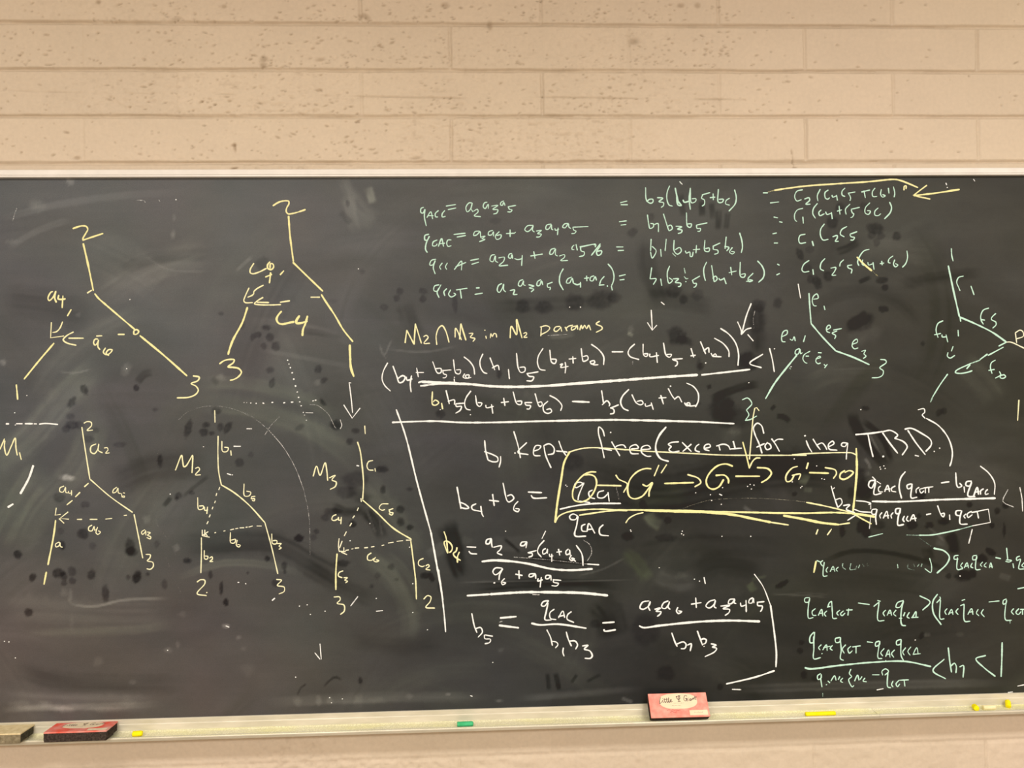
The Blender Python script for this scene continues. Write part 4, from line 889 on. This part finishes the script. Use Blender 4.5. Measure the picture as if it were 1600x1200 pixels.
chalk('numerator', """@T w2.4 420,295 370,305 350,350 375,360 420,330 430,300 415,340 428,370;465,360 510,350 475,375 515,380 505,400 485,415;570,295 535,310 520,345 545,355 575,320 580,300 570,345 585,360;645,345 635,375 650,393 675,378 650,372;750,320 828,308;785,270 790,348;935,285 890,300 865,335 890,350 930,320 940,290 930,340 945,350
980,335 1050,330 1000,355 1050,362 1045,385 1015,408;1090,280 1050,285 1040,315 1065,315 1090,285 1085,310 1100,315;1135,310 1140,335 1180,325;1178,290 1180,380;1230,270 1205,285 1200,310 1225,310 1235,275 1240,310;1265,305 1320,300;1268,305 1270,330 1305,335 1300,365 1290,378""", 'W', parent=o)
chalk('denominator', """@T w2.6 598,545 625,620 640,650;630,635 690,615 710,635 700,665 670,668;720,640 750,630 742,685;798,530 820,590 838,640;820,600 850,590 868,600 860,625 835,635;905,630 945,640 915,655 948,665 935,690 858,730""", 'W', parent=o)
chalk('chalk_bracket', """@T w1.8 1243,85 1310,180 1370,330;w2.8 1370,330 1400,550 1415,700 1412,810;w3 1025,943 1250,890 1400,840;w2.4 o.8 1070,985 1138,988""", 'W', label='white chalk line curving down and back right of the b5 equation', piece='bracket_stroke')

o = chalk('chalk_tree_diagram', """@M w2.6 622,155 630,290 640,408;640,412 740,530 850,645;w2.9 850,645 1000,700 1135,762;518,682 430,790 330,920 252,1052""", 'G', label='mint chalk tree with branches lettered e, left of the cropped one', piece='branch')
chalk('branch_letter', """@M w1.9 cW 530,75 550,195;cG 660,205 700,195 690,160 660,180 650,225 665,260 685,262;750,262 758,295;775,465 805,445 795,425 775,440 775,480 800,490;830,468 900,455;860,475 820,495 850,515 840,542;990,590 1035,570 1030,545 1000,565 990,605 1010,628 1040,620;1070,650 1105,640 1090,670 1108,690 1085,710;w2 1230,718 1275,725 1280,745 1225,790 1255,815 1250,850 1220,870 1158,875
w1.9 390,525 435,500 435,470 405,480 388,530 395,565 420,568;460,545 480,555 495,525 505,560;590,515 575,568;540,625 510,640 505,670 530,672 545,630 550,670 565,660;630,648 580,680 570,715 590,745 605,750;595,690 620,690;700,660 728,662;680,715 720,700 715,690 690,705 680,735 700,755 720,748;750,760 765,775;778,760 755,790;o.6 455,788 465,800""", 'G', parent=o)
o = chalk('chalk_tree_diagram', """@N w2.8 392,218 430,400 475,598;w3 478,602 600,655 720,715 828,790;w2.3 cP 828,790 860,790 960,835;cG w2.2 828,790 770,820;805,828 690,890;w2.6 685,880 630,920;w2 o.7 630,925 560,950;o1 w2.4 560,950 450,1005 445,1018 480,1025 540,1015 570,1005;555,960 530,990;w2.3 387,1030 330,1110 275,1200;o.6 275,1200 258,1240""", 'G', label='mint chalk tree with branches lettered f, cropped by the right edge', piece='branch')
chalk('branch_letter', """@N w2 415,88 418,140 428,182;505,295 470,305 455,340 470,380 480,405;w2.3 562,370 585,435;w2 695,535 655,550 635,595 640,630 655,655;635,620 665,625;748,575 718,605 715,620 748,640 750,660 725,685;352,630 315,650 300,700 315,755;288,735 335,725;345,735 345,750 380,750;375,735 388,790;465,700 468,745;480,600 485,635;428,822 415,858;390,868 385,895 405,910 440,890
cP 895,720 905,795;895,720 930,700 950,710 955,745 905,765;cG 745,925 715,945 708,980 720,1025;695,1002 738,995;775,1010 785,1035 745,1060;790,1035 780,1055 800,1062 822,1050 810,1035 790,1040;cW @Q 1250,108 1300,100 1305,130 1285,150 1310,180""", 'G', parent=o)

o = chalk('chalk_fraction', """@R w3.4 515,290 700,292 1000,278 1395,267""", 'W', label='white chalk fraction right of the yellow box', piece='fraction_bar')
chalk('numerator', """@R w2.4 535,140 500,145 490,180 510,195 540,140;540,155 530,240 580,232;w2.2 575,180 560,195 565,220 590,222;605,220 625,175 640,220;605,205 645,200;680,180 655,195 655,215 685,222;w2.6 752,78 720,120 708,190 725,268;w2.4 795,165 765,175 770,200 795,190 800,165;800,175 795,265 835,260;w2.1 850,190 830,205 830,230;885,195 855,205 865,230 885,215;880,195 950,185;895,195 895,230;920,190 920,228
w2.4 1008,158 1065,150;1112,85 1120,175 1130,190 1155,180 1140,160;1172,185 1175,225;1225,145 1190,150 1185,175 1210,180 1225,148;w2.8 1225,155 1200,250 1250,255;1240,252 1265,190 1275,240;w2.3 1245,225 1280,220;1310,200 1290,215 1290,240;1340,205 1325,220 1325,240 1345,235;1288,38 1350,90 1390,160 1388,240""", 'W', parent=o)
chalk('denominator', """@R w2.5 545,345 515,350 515,380 540,380 550,345 540,400 545,455;w2.3 585,370 570,390 575,410;595,410 620,360 630,412;600,395 635,390;665,370 650,390 655,410;w2.6 715,340 685,345 685,375 710,375 718,340 700,410 700,460 740,455;745,395 735,420 745,435;770,395 760,420 775,432;785,430 810,385 825,430;790,415 830,410;w2.3 902,385 935,378;982,320 1010,390 1025,400 1030,375 1005,380;1068,385 1070,420;w2.5 1150,355 1115,360 1115,385 1145,390 1155,355 1140,420 1145,450 1195,452;w2.2 1185,380 1170,395 1180,410;1225,360 1195,380 1200,405 1230,385;1225,370 1345,345;1265,360 1275,410;w1.6 o.75 p 1345,345 1360,440 1230,465""", 'W', parent=o)
chalk('left_side', """@R w2.2 222,180 245,260 270,335;250,280 290,270 300,300 270,335;310,320 355,315 330,345 390,370;395,390 340,425;400,285 470,292 505,305 490,312;385,345 430,362 510,368;w1.6 o.7 505,395 495,485;505,300 505,345""", 'W', parent=o)
chalk('right_side', """@R w2 o.6 1485,205 1450,290 1525,330;o.75 1570,190 1585,270 1590,360""", 'W', parent=o)
chalk('chalk_bracket', """@R w1.8 o.8 490,545 590,520;o.6 w1.6 760,530 850,532;w2.4 o1 850,532 940,530 1040,512 1140,490;w1.8 o.7 1140,490 1230,465""", 'G', label='thin mint chalk curve under the white fraction at the right', piece='bracket_stroke')
chalk('chalk_inequality', """@U w3 cY 195,160 180,235;w2 cG o.8 200,155 225,165;240,155 225,170 245,195 250,165 245,260 270,258;w1.8 275,200 262,220 270,235;290,230 310,195 322,230;295,215 320,215;345,200 330,215 340,228;o.6 375,175 375,200 395,215;430,175 425,215 465,212;470,190 465,205;490,185 480,205;o.4 510,180 520,195;540,175 545,192;o.7 745,180 748,205;o.45 815,180 815,205 860,220;840,190 855,178 860,195;o.6 890,180 880,195;910,178 905,195;o.85 962,140 975,190 970,235 930,210
w2.8 o1 990,72 1060,90 1095,130 1080,175 1012,240;w1.8 o.4 890,0 975,60;o1 w2.1 1155,120 1130,125 1128,145 1155,145;1150,135 1150,215 1185,210;w1.9 1185,170 1172,190 1185,205;1195,205 1215,170 1225,205;1200,195 1225,190;1250,172 1240,195 1255,205;w2.1 1280,120 1255,125 1255,150 1278,145 1280,125 1275,215 1305,215;w1.8 o.85 1320,165 1305,185 1315,195;1345,170 1330,190 1345,200;1365,205 1375,170 1385,205;1365,195 1388,195;o1 w2 1408,135 1442,142;1482,70 1490,150;1480,150 1515,155 1500,165 1475,160;1525,175 1530,205;1570,125 1550,135 1552,155 1575,145 1565,210 1600,212;1600,170 1585,190 1600,200""", 'G', 1.9, 'half wiped mint chalk inequality, topmost of three at the lower right', piece='term')
chalk('chalk_inequality', """@U w2 150,405 120,410 120,435 145,435 152,410;148,420 140,500 145,545 175,540;190,480 168,500 175,525 195,525;210,525 232,485 240,530;215,512 240,510;268,495 250,515 262,532;275,465 285,440 300,430;300,430 305,500 310,545 335,545;290,465 270,470;355,490 335,510 345,525;380,495 360,515 370,528 390,510;400,490 440,488;415,480 410,525
480,442 555,452;585,465 615,440;610,425 630,430;620,435 615,560 655,560;665,490 648,510 658,530;675,525 695,490 705,525;680,512 705,508;735,490 718,515 735,530;785,425 745,440 735,470 760,470 785,430;w2.4 785,430 770,500 775,590 800,595;w2 755,545 775,545;795,505 785,530;825,505 810,535 825,545;845,540 870,500 870,540;840,540 885,538;w2.2 895,393 965,435 915,490;w2.4 1015,383 985,430 988,510 1040,588
w2 1010,440 1035,410 1030,400;1035,420 1035,550 1060,548;1080,480 1065,500 1075,520;1090,520 1110,485 1120,520;1095,510 1120,505;1155,480 1140,500 1155,520;1170,460 1195,450;1180,425 1200,418;1195,450 1200,565 1235,565;1220,520 1245,480 1255,520;1225,505 1255,500;1290,485 1278,510 1295,528;1325,485 1312,510 1332,535;1362,435 1432,428
1480,415 1460,425 1460,450 1480,440 1482,420 1475,555 1515,558;o.6 1505,560 1505,580;o1 1530,480 1515,500 1530,520;1565,480 1545,505 1560,520 1580,500;1575,485 1600,485;1590,485 1590,520""", 'G', 1.9, 'mint chalk inequality, middle of three at the lower right', piece='term')
o = chalk('chalk_fraction', """@V w2.9 120,360 150,368 350,345 600,322 800,318 970,352;w2.4 1060,303 985,380 1070,435;1088,225 1100,330 1110,390;1105,350 1130,330 1142,350 1140,395;1165,355 1190,345 1188,425;w2.6 1340,278 1275,300 1330,360 1405,418;w2.8 1452,190 1450,300 1445,420""", 'G', label='mint chalk fraction bounding b1 below 1, lowest at the right', piece='fraction_bar')
chalk('numerator', """@V w2.2 180,120 155,150 155,190 175,190 185,120;178,150 180,230 180,300 225,292;w1.9 230,205 212,225 222,240;240,240 265,205 270,245;245,225 290,215;305,210 290,230 305,242;w2.2 355,155 325,165 330,190 355,185 360,155;358,170 365,240 360,300 380,310;w1.9 395,205 372,235 385,262;430,215 410,235 420,262 440,245;440,220 495,212;465,215 465,262;235,265
540,185 578,190;w2.2 620,180 598,190 598,215 622,205 625,180;622,195 615,295 640,298;w1.9 655,230 632,260 645,280;665,285 685,240 695,290;670,270 695,268;725,240 705,265 720,290;w2.2 768,168 740,180 740,205 765,200 770,170;768,190 770,280 785,310;w1.9 800,225 780,255 790,275;835,220 815,250 830,275;850,270 875,225 885,268;850,270 900,265;665,310 668,318""", 'G', parent=o)
chalk('denominator', """@V w2 225,400 205,415 208,440 228,430 230,405;225,430 235,490;265,475;275,450 288,462;295,450 320,415 330,445;355,420 345,440;375,430 360,450 375,460;430,370 420,400 435,420 415,440 440,490 450,480;455,450 475,410 485,445;505,420 492,440;525,430 512,450 535,455;575,408 622,408
645,410 640,385 665,368 685,385 660,410;680,390 680,490 700,495;715,450 705,475 715,490;755,445 735,470 745,488 760,470;755,445 820,442;790,445 795,485;w1.8 o.5 240,530 240,555""", 'G', parent=o)

chalk('chalk_dotted_line', """@D w2.2 797,495;w1.8 808,527;w2.2 820,557;w2.6 835,600;848,653;863,710;w2.2 877,760;888,805;898,842;910,875;w1.6 928,930;938,952;953,995;o.6 435,848;457,848;o1 w1.8 490,852;w2 535,855;w2.6 590,852 600,855;664,847 675,846;763,851 775,848;826,845 842,844;w2 1005,835 1014,832;1025,830 1035,827;o.7 w1.4 948,932 1010,934""", 'W', label='crossing rows of white chalk dots above the trees M2 and M3', piece='dot_row', gap=16)
chalk('chalk_arc', """@D w1.3 o.42 -110,990 -50,935 0,912 80,885 200,877 320,895 450,945 560,1010 620,1060;@F 480,0 570,35 670,115;w1.5 o.55 670,115 760,220 830,340 880,470;o.45 880,470 910,620 917,850;@F w1.2 o.32 100,100 50,180 15,300 0,450 10,600 30,690 90,770 170,945;60,830 90,910 185,1130;o.5 652,148 690,90 740,40;@D w1.3 o.5 980,865 1040,870 1090,900;1090,900 1140,950 1190,1050 1205,1067;o.7 1235,990 1248,1040 1235,1067;o.35 1040,990 1160,1067""", 'W', label='faint scratched white chalk arcs round the tree M2', piece='arc')
chalk('chalk_dashes', """@B w2.8 45,858 65,858;w2 120,857 165,857;w2.6 185,857 240,857;w2 250,858 270,858;w2.8 290,860 330,855 425,862;@E w4 208,350 180,430 128,525;w3.6 82,590 50,610;@F w2 470,215 510,215;o.7 545,112 575,112;o1 w2.4 695,1118 710,1105;@G w1.8 w2 365,328 378,330;o.7 330,1150 372,1095""", 'W', label='loose white chalk dashes at the left edge and round the small trees', piece='dash')
chalk('chalk_arc', """@P w1.2 o.4 570,930 700,885 800,860 1100,845 1300,850 1600,875;@Q 200,862 320,880""", 'P', label='faint pale chalk arc inside the yellow box', piece='arc')
chalk('chalk_dashes', """@R w2.2 o.8 cW 1230,490 1205,590;cY o1 128,490 115,525;225,488 195,530;@X o.9 1592,625 1590,657;cG w2 1590,920 1600,918;cW o.8 w1.6 1521,280 1523,283""", 'Y', label='loose chalk ticks at the right, three of them yellow', piece='dash')
fl = """42,618;23,645;24,664;198,576;203,468;275,312;353,978 358,980;262,1016;7,1002;14,1003;24,1028;462,1058;492,1020 500,1030;500,1006 502,1030;372,910;318,698;355,740 361,742;363,742;266,772;373,910;384,912;508,955;480,945;485,960;468,947;
515,1090;518,1098;535,1092;645,912;645,957;588,935;588,955 598,954;668,984;547,845;578,818;640,855;770,1035;735,1087 738,1088;985,828;1065,834;1030,887;1128,838;1127,788;1110,773;1112,782;1172,757;1168,760;1178,758;1174,764;1241,717;1129,762;1238,753;1251,762;1284,748;1288,749;1253,760;1375,730;1381,728;1383,732;1376,733;
1124,772 1128,774;1087,770;1126,758;1300,765 1304,762;1480,293;1478,286 1479,289;1062,284 1066,288;890,480;907,480;1033,472 1038,476;1066,830;1068,836;1173,838;1276,728;1170,598;986,830;1100,1010;1345,640;1262,1106;1500,900;1530,1085;1575,1082 1582,1081;1590,1072 1600,1070;1370,752 1376,756;1363,745 1368,750;688,640;560,420;1210,545;1236,573;735,648;790,830;884,758;886,760;1370,1078 1380,1076;1430,1000;1085,905;1100,902 1102,912;1093,908;"""
chalk('chalk_mark', '@X w2 o.5 20,345 26,325;212,314 216,313 225,314 227,316;248,312 250,315', 'W', label='faint rubbed chalk ticks at the upper left')
chalk('chalk_flecks', '@X w1.9 o.85 ' + fl, 'W', label='specks of white chalk strewn over the slate')['kind'] = 'stuff'

# ------------------------------------------------------------------ things in the tray
MAT['felt_dark'] = noise_mat('grey_felt', (.030, .022, .018), (.075, .058, .048), 220, 0.95, 0.1, 0.0012, bscale=500)
MAT['felt_dust'] = noise_mat('dusty_felt', (.17, .14, .085), (.30, .26, .17), 110, 0.95, 0.1, 0.0012, bscale=400)
MAT['felt_dust_end'] = noise_mat('felt_end', (.035, .032, .020), (.085, .08, .055), 150, 0.95, 0.1, 0.0012, bscale=400)
MAT['felt_dust_top'] = noise_mat('chalky_felt_face', (.66, .54, .30), (.80, .68, .42), 90, 0.95, 0.1, 0.0006, bscale=400)
MAT['card_red'] = noise_mat('red_printed_card', (.84, .24, .19), (.90, .40, .32), 60, 0.6, 0.3)
MAT['card_dusty'] = noise_mat('dusty_red_card', (.80, .10, .06), (.74, .40, .34), 32, 0.6, 0.3)
MAT['card_edge'] = noise_mat('worn_card_edge', (.55, .30, .24), (.70, .42, .34), 200, 0.8, 0.2)
MAT['card_cream'] = noise_mat('cream_print', (.78, .66, .46), (.84, .72, .50), 60, 0.6, 0.3)
MAT['ink'] = noise_mat('dark_print', (.10, .06, .05), (.20, .12, .10), 200, 0.6, 0.2)
MAT['ink_red'] = noise_mat('dark_red_print', (.35, .03, .03), (.50, .06, .05), 200, 0.6, 0.2)
MAT['ch_yellow'] = noise_mat('yellow_chalk', (.94, .80, .005), (.97, .86, .02), 120, 0.9, 0.1, 0.0003, bscale=500)
MAT['ch_green'] = noise_mat('green_chalk', (.05, .42, .17), (.08, .52, .24), 120, 0.9, 0.1, 0.0003, bscale=500)
MAT['ch_cream'] = noise_mat('pale_chalk', (.82, .74, .42), (.88, .80, .52), 120, 0.9, 0.1, 0.0003, bscale=500)


def eraser(label, mats, L=0.132, W=0.052, T=0.022, printed=True, group=None):
    """local axes: x along, y across (0 = front edge), z up from the felt; the card is the top face"""
    e = thing('chalkboard_eraser', label, 'eraser', group='erasers in the chalk tray')
    bm = bmesh.new()
    n = 6                                                    # strips of felt stitched side by side
    tf = T - 0.003
    for i in range(n):
        a, b = W * i / n, W * (i + 1) / n
        # the back strip is worn round, as on a used eraser
        z0 = 0.007 if i == n - 1 else (0.0025 if i == n - 2 else 0.0)
        add_box(bm, (-L / 2, a + 0.0002, z0), (L / 2, b - 0.0002, tf), 0.0016, 2)
    obj_bm('felt_pad', bm, mats[0], e)
    bm = bmesh.new()
    add_box(bm, (-L / 2 - 0.0005, -0.0006, tf - 0.0002), (L / 2 + 0.0005, W + 0.0006, T), 0.0009, 2)
    card = obj_bm('backing_card', bm, mats[1], e)
    if printed:
        card['label'] = 'printed red card back with a cream oval'
    for sx in (-1, 1):
        bm = bmesh.new()
        xo = sx * (L / 2 + 0.0002)
        add_box(bm, (min(xo, xo + sx * 0.0008), 0.0015, 0.0035), (max(xo, xo + sx * 0.0008), W - 0.004, tf - 0.0008), 0.0003, 1)
        obj_bm('felt_end', bm, mats[2], e)
    return e, card, T, L, W


def flat_poly(name, pts, z, th, mat, parent):
    bm = bmesh.new()
    lo = [bm.verts.new((x, y, z)) for x, y in pts]; hi = [bm.verts.new((x, y, z + th)) for x, y in pts]
    bm.faces.new(hi); bm.faces.new(lo[::-1])
    for i in range(len(pts)):
        j = (i + 1) % len(pts)
        bm.faces.new((lo[i], lo[j], hi[j], hi[i]))
    return obj_bm(name, bm, mat, parent)


def print_face(card, L, W, T, worn=False):
    # print laid out from its place on the card: u along 0..1, v up the face 0..1
    P = lambda u, v: ((u - 0.5) * L, v * W)
    oval = []
    for k in range(48):
        a = 2 * math.pi * k / 48
        c, s = math.cos(a), math.sin(a)
        q = 2.6
        oval.append(P(0.5 + 0.325 * math.copysign(abs(c) ** (2 / q), c), 0.665 + (0.325 if s > 0 else 0.325) * math.copysign(abs(s) ** (2 / q), s)))
    flat_poly('label_oval', oval, T, 0.00012, MAT['card_cream'], card)
    flat_poly('label_panel', [P(.665, .06), P(.975, .06), P(.975, .27), P(.665, .27)], T, 0.00012, MAT['card_cream'], card)

    def words(name, strokes, w, mat, z):
        V, Fq, C = [], [], []
        for i, s in enumerate(strokes):
            q = np.array([P(*p) for p in s]); q = catmull(q, 0.0012)
            ribbon(q, w, lambda A, h: [np.array((a[0], a[1], z + h * 0.35)) for a in A], 900 + i, (0, 0, 0), 1, V, Fq, C, 0.25, 0.0003)
        me = mesh_np(name, np.array(V), np.array(Fq))
        link(name, me, mat, card)
    li = [[(.205, .84), (.185, .72), (.175, .58), (.195, .60), (.215, .66)],
          [(.235, .72), (.238, .62), (.25, .64)], [(.27, .80), (.268, .64), (.28, .62), (.29, .66)], [(.255, .74), (.30, .76)],
          [(.31, .81), (.308, .64), (.32, .62), (.33, .66)], [(.297, .75), (.335, .765)], [(.345, .82), (.34, .64), (.352, .62), (.362, .66)],
          [(.37, .68), (.39, .72), (.38, .75), (.365, .68), (.378, .63), (.40, .66)], [(.24, .79), (.243, .795)]]
    gi = [[(.665, .86), (.635, .90), (.61, .80), (.605, .70), (.625, .66), (.65, .72), (.652, .76)], [(.63, .755), (.66, .765), (.655, .64)],
          [(.685, .72), (.69, .66)], [(.686, .77), (.689, .775)], [(.73, .74), (.71, .74), (.708, .68), (.725, .68), (.735, .75), (.74, .69)],
          [(.755, .76), (.757, .70)], [(.757, .73), (.77, .78), (.78, .72)], [(.805, .86), (.80, .72), (.815, .72)], [(.785, .80), (.835, .82)]]
    psi = [[(.485, .86), (.49, .77), (.515, .73), (.535, .78), (.535, .88)], [(.515, .90), (.515, .64)], [(.495, .645), (.54, .655)], [(.475, .85), (.497, .86)], [(.525, .885), (.548, .89)]]
    words('script_lettering', li + gi, 0.0015, MAT['ink'], T + 0.00012)
    words('trident_mark', psi, 0.0019, MAT['ink'], T + 0.00012)
    small = [[(.42 + .02 * k, .57 + .006 * ((k * 7) % 3)), (.432 + .02 * k, .585 - .005 * ((k * 5) % 3))] for k in range(9)] + \
            [[(.38 + .02 * k, .475), (.39 + .02 * k, .480 + .006 * (k % 2))] for k in range(8)] + \
            [[(.74 + .022 * k, .15 + .02 * (k % 2)), (.752 + .022 * k, .19 - .02 * (k % 3))] for k in range(7)]
    words('small_print', small, 0.0006, MAT['ink'], T + 0.00012)
    red = [[(.28 + .03 * k, .32 - .006 * k), (.29 + .03 * k, .29 + .03 * (k % 2) - .006 * k), (.305 + .03 * k, .31 - .006 * k)] for k in range(8)] + [[(.33, .20), (.37, .235), (.41, .19), (.45, .23)]]
    words('red_print', red, 0.0009, MAT['ink_red'], T)


TRAY_Z = Z_BOT - 0.0265
LIP_D = 0.039


def place(e, x_px, y_px, d, z, rx, rz=0.0, ry=0.0):
    w = at(x_px, y_px, SLATE_Y - d)[0]
    e.location = (w[0], SLATE_Y - d, z)
    e.rotation_euler = (rx, ry, rz)


# leaning against the slate with its printed card to the room: local y goes up the face
e1, c1, T, L, W = eraser('pink-red eraser with script lettering on a cream oval, propped up in the tray', (MAT['felt_dark'], MAT['card_red'], MAT['felt_dark']))
print_face(c1, L, W, T)
th = math.radians(41)
# card normal tilted th above horizontal: rotate local z (card normal) towards -y
place(e1, 1061, 1124, 0.0352, TRAY_Z + 0.0016, math.pi / 2 - th, math.radians(-0.3))
e2, c2, T, L, W = eraser('dark felt eraser lying flat, smudged red label on top, beside a yellow stub', (MAT['felt_dark'], MAT['card_dusty'], MAT['felt_dark']))
print_face(c2, L, W, T)
place(e2, 117, 1153, 0.0590, Z_BOT - 0.0212, math.radians(-3.4), math.radians(0.5))
e3, c3, T, L, W = eraser('chalk-caked tan eraser at the left edge of the picture, felt side up', (MAT['felt_dust'], MAT['felt_dust_top'], MAT['felt_dust_end']), printed=False)
place(e3, -18, 1157, 0.0586, Z_BOT - 0.0220, math.radians(-3.7), math.radians(0.3))


def chalk_stick(label, L, r, mat, x_px, y_px, d, z, rz=0.0, tilt=0.0, worn=0.6, group='sticks of chalk in the tray'):
    n, m = 20, 5
    rng = random.Random(int(x_px))
    prof = [(-L / 2, 0.0), (-L / 2, r * 0.72), (-L / 2 + r * 0.12, r * 0.92), (-L / 2 + r * 0.35, r)]
    prof += [(-L / 2 + r * 0.5 + (L - r * 1.2) * k / m, r * (1 - 0.03 * rng.random())) for k in range(m + 1)]
    prof += [(L / 2 - r * 0.35, r * (0.9 + 0.1 * (1 - worn))), (L / 2 - r * 0.12, r * (0.74 + .2 * (1 - worn))), (L / 2, r * 0.5), (L / 2 + r * 0.05, 0.0)]
    bm = bmesh.new(); rings = []
    for x, q in prof:
        rings.append([bm.verts.new((x + 0.1 * q * math.sin(1.3 * k), q * math.cos(2 * math.pi * k / n), q * math.sin(2 * math.pi * k / n))) for k in range(n)] if q > 0 else [bm.verts.new((x, 0, 0))])
    for a, b in zip(rings, rings[1:]):
        for k in range(n):
            j = (k + 1) % n
            if len(a) == 1:
                bm.faces.new((a[0], b[j], b[k]))
            elif len(b) == 1:
                bm.faces.new((a[k], a[j], b[0]))
            else:
                bm.faces.new((a[k], a[j], b[j], b[k]))
    o = obj_bm('chalk_stick', bm, mat, smooth=True)
    w = at(x_px, y_px, SLATE_Y - d)[0]
    o.location = (w[0], SLATE_Y - d, z); o.rotation_euler = (0, tilt, rz)
    o['label'] = label; o['category'] = 'chalk'; o['group'] = group
    return o


R0 = 0.0056
chalk_stick('short yellow chalk stub just right of the red-topped eraser lying flat', 0.021, R0 * 1.08, MAT['ch_yellow'], 215, 1147, .0300, TRAY_Z + R0 * 1.09, 0.1)
chalk_stick('green chalk piece, the only green one in the tray', 0.036, R0, MAT['ch_green'], 727, 1131, .0308, TRAY_Z + R0 * 1.02, 0.02)
chalk_stick('long bright yellow chalk stick right of the propped eraser', 0.070, 0.0048, MAT['ch_yellow'], 1282, 1118, .0318, TRAY_Z + 0.0050, 0.01)
chalk_stick('round yellow chalk stub touching the pale stick, left of it', 0.016, R0 * 1.12, MAT['ch_yellow'], 1524, 1106, .0262, TRAY_Z + R0 * 1.14, math.radians(78))
chalk_stick('pale cream chalk stick between the two yellow stubs', 0.030, R0 * 0.98, MAT['ch_cream'], 1545.5, 1106, .0270, TRAY_Z + R0, 0.03)
chalk_stick('tilted yellow chalk stub nearest the right edge', 0.017, R0 * 1.08, MAT['ch_yellow'], 1575, 1100, .0190, TRAY_Z + 0.0092, math.radians(60), math.radians(-32))
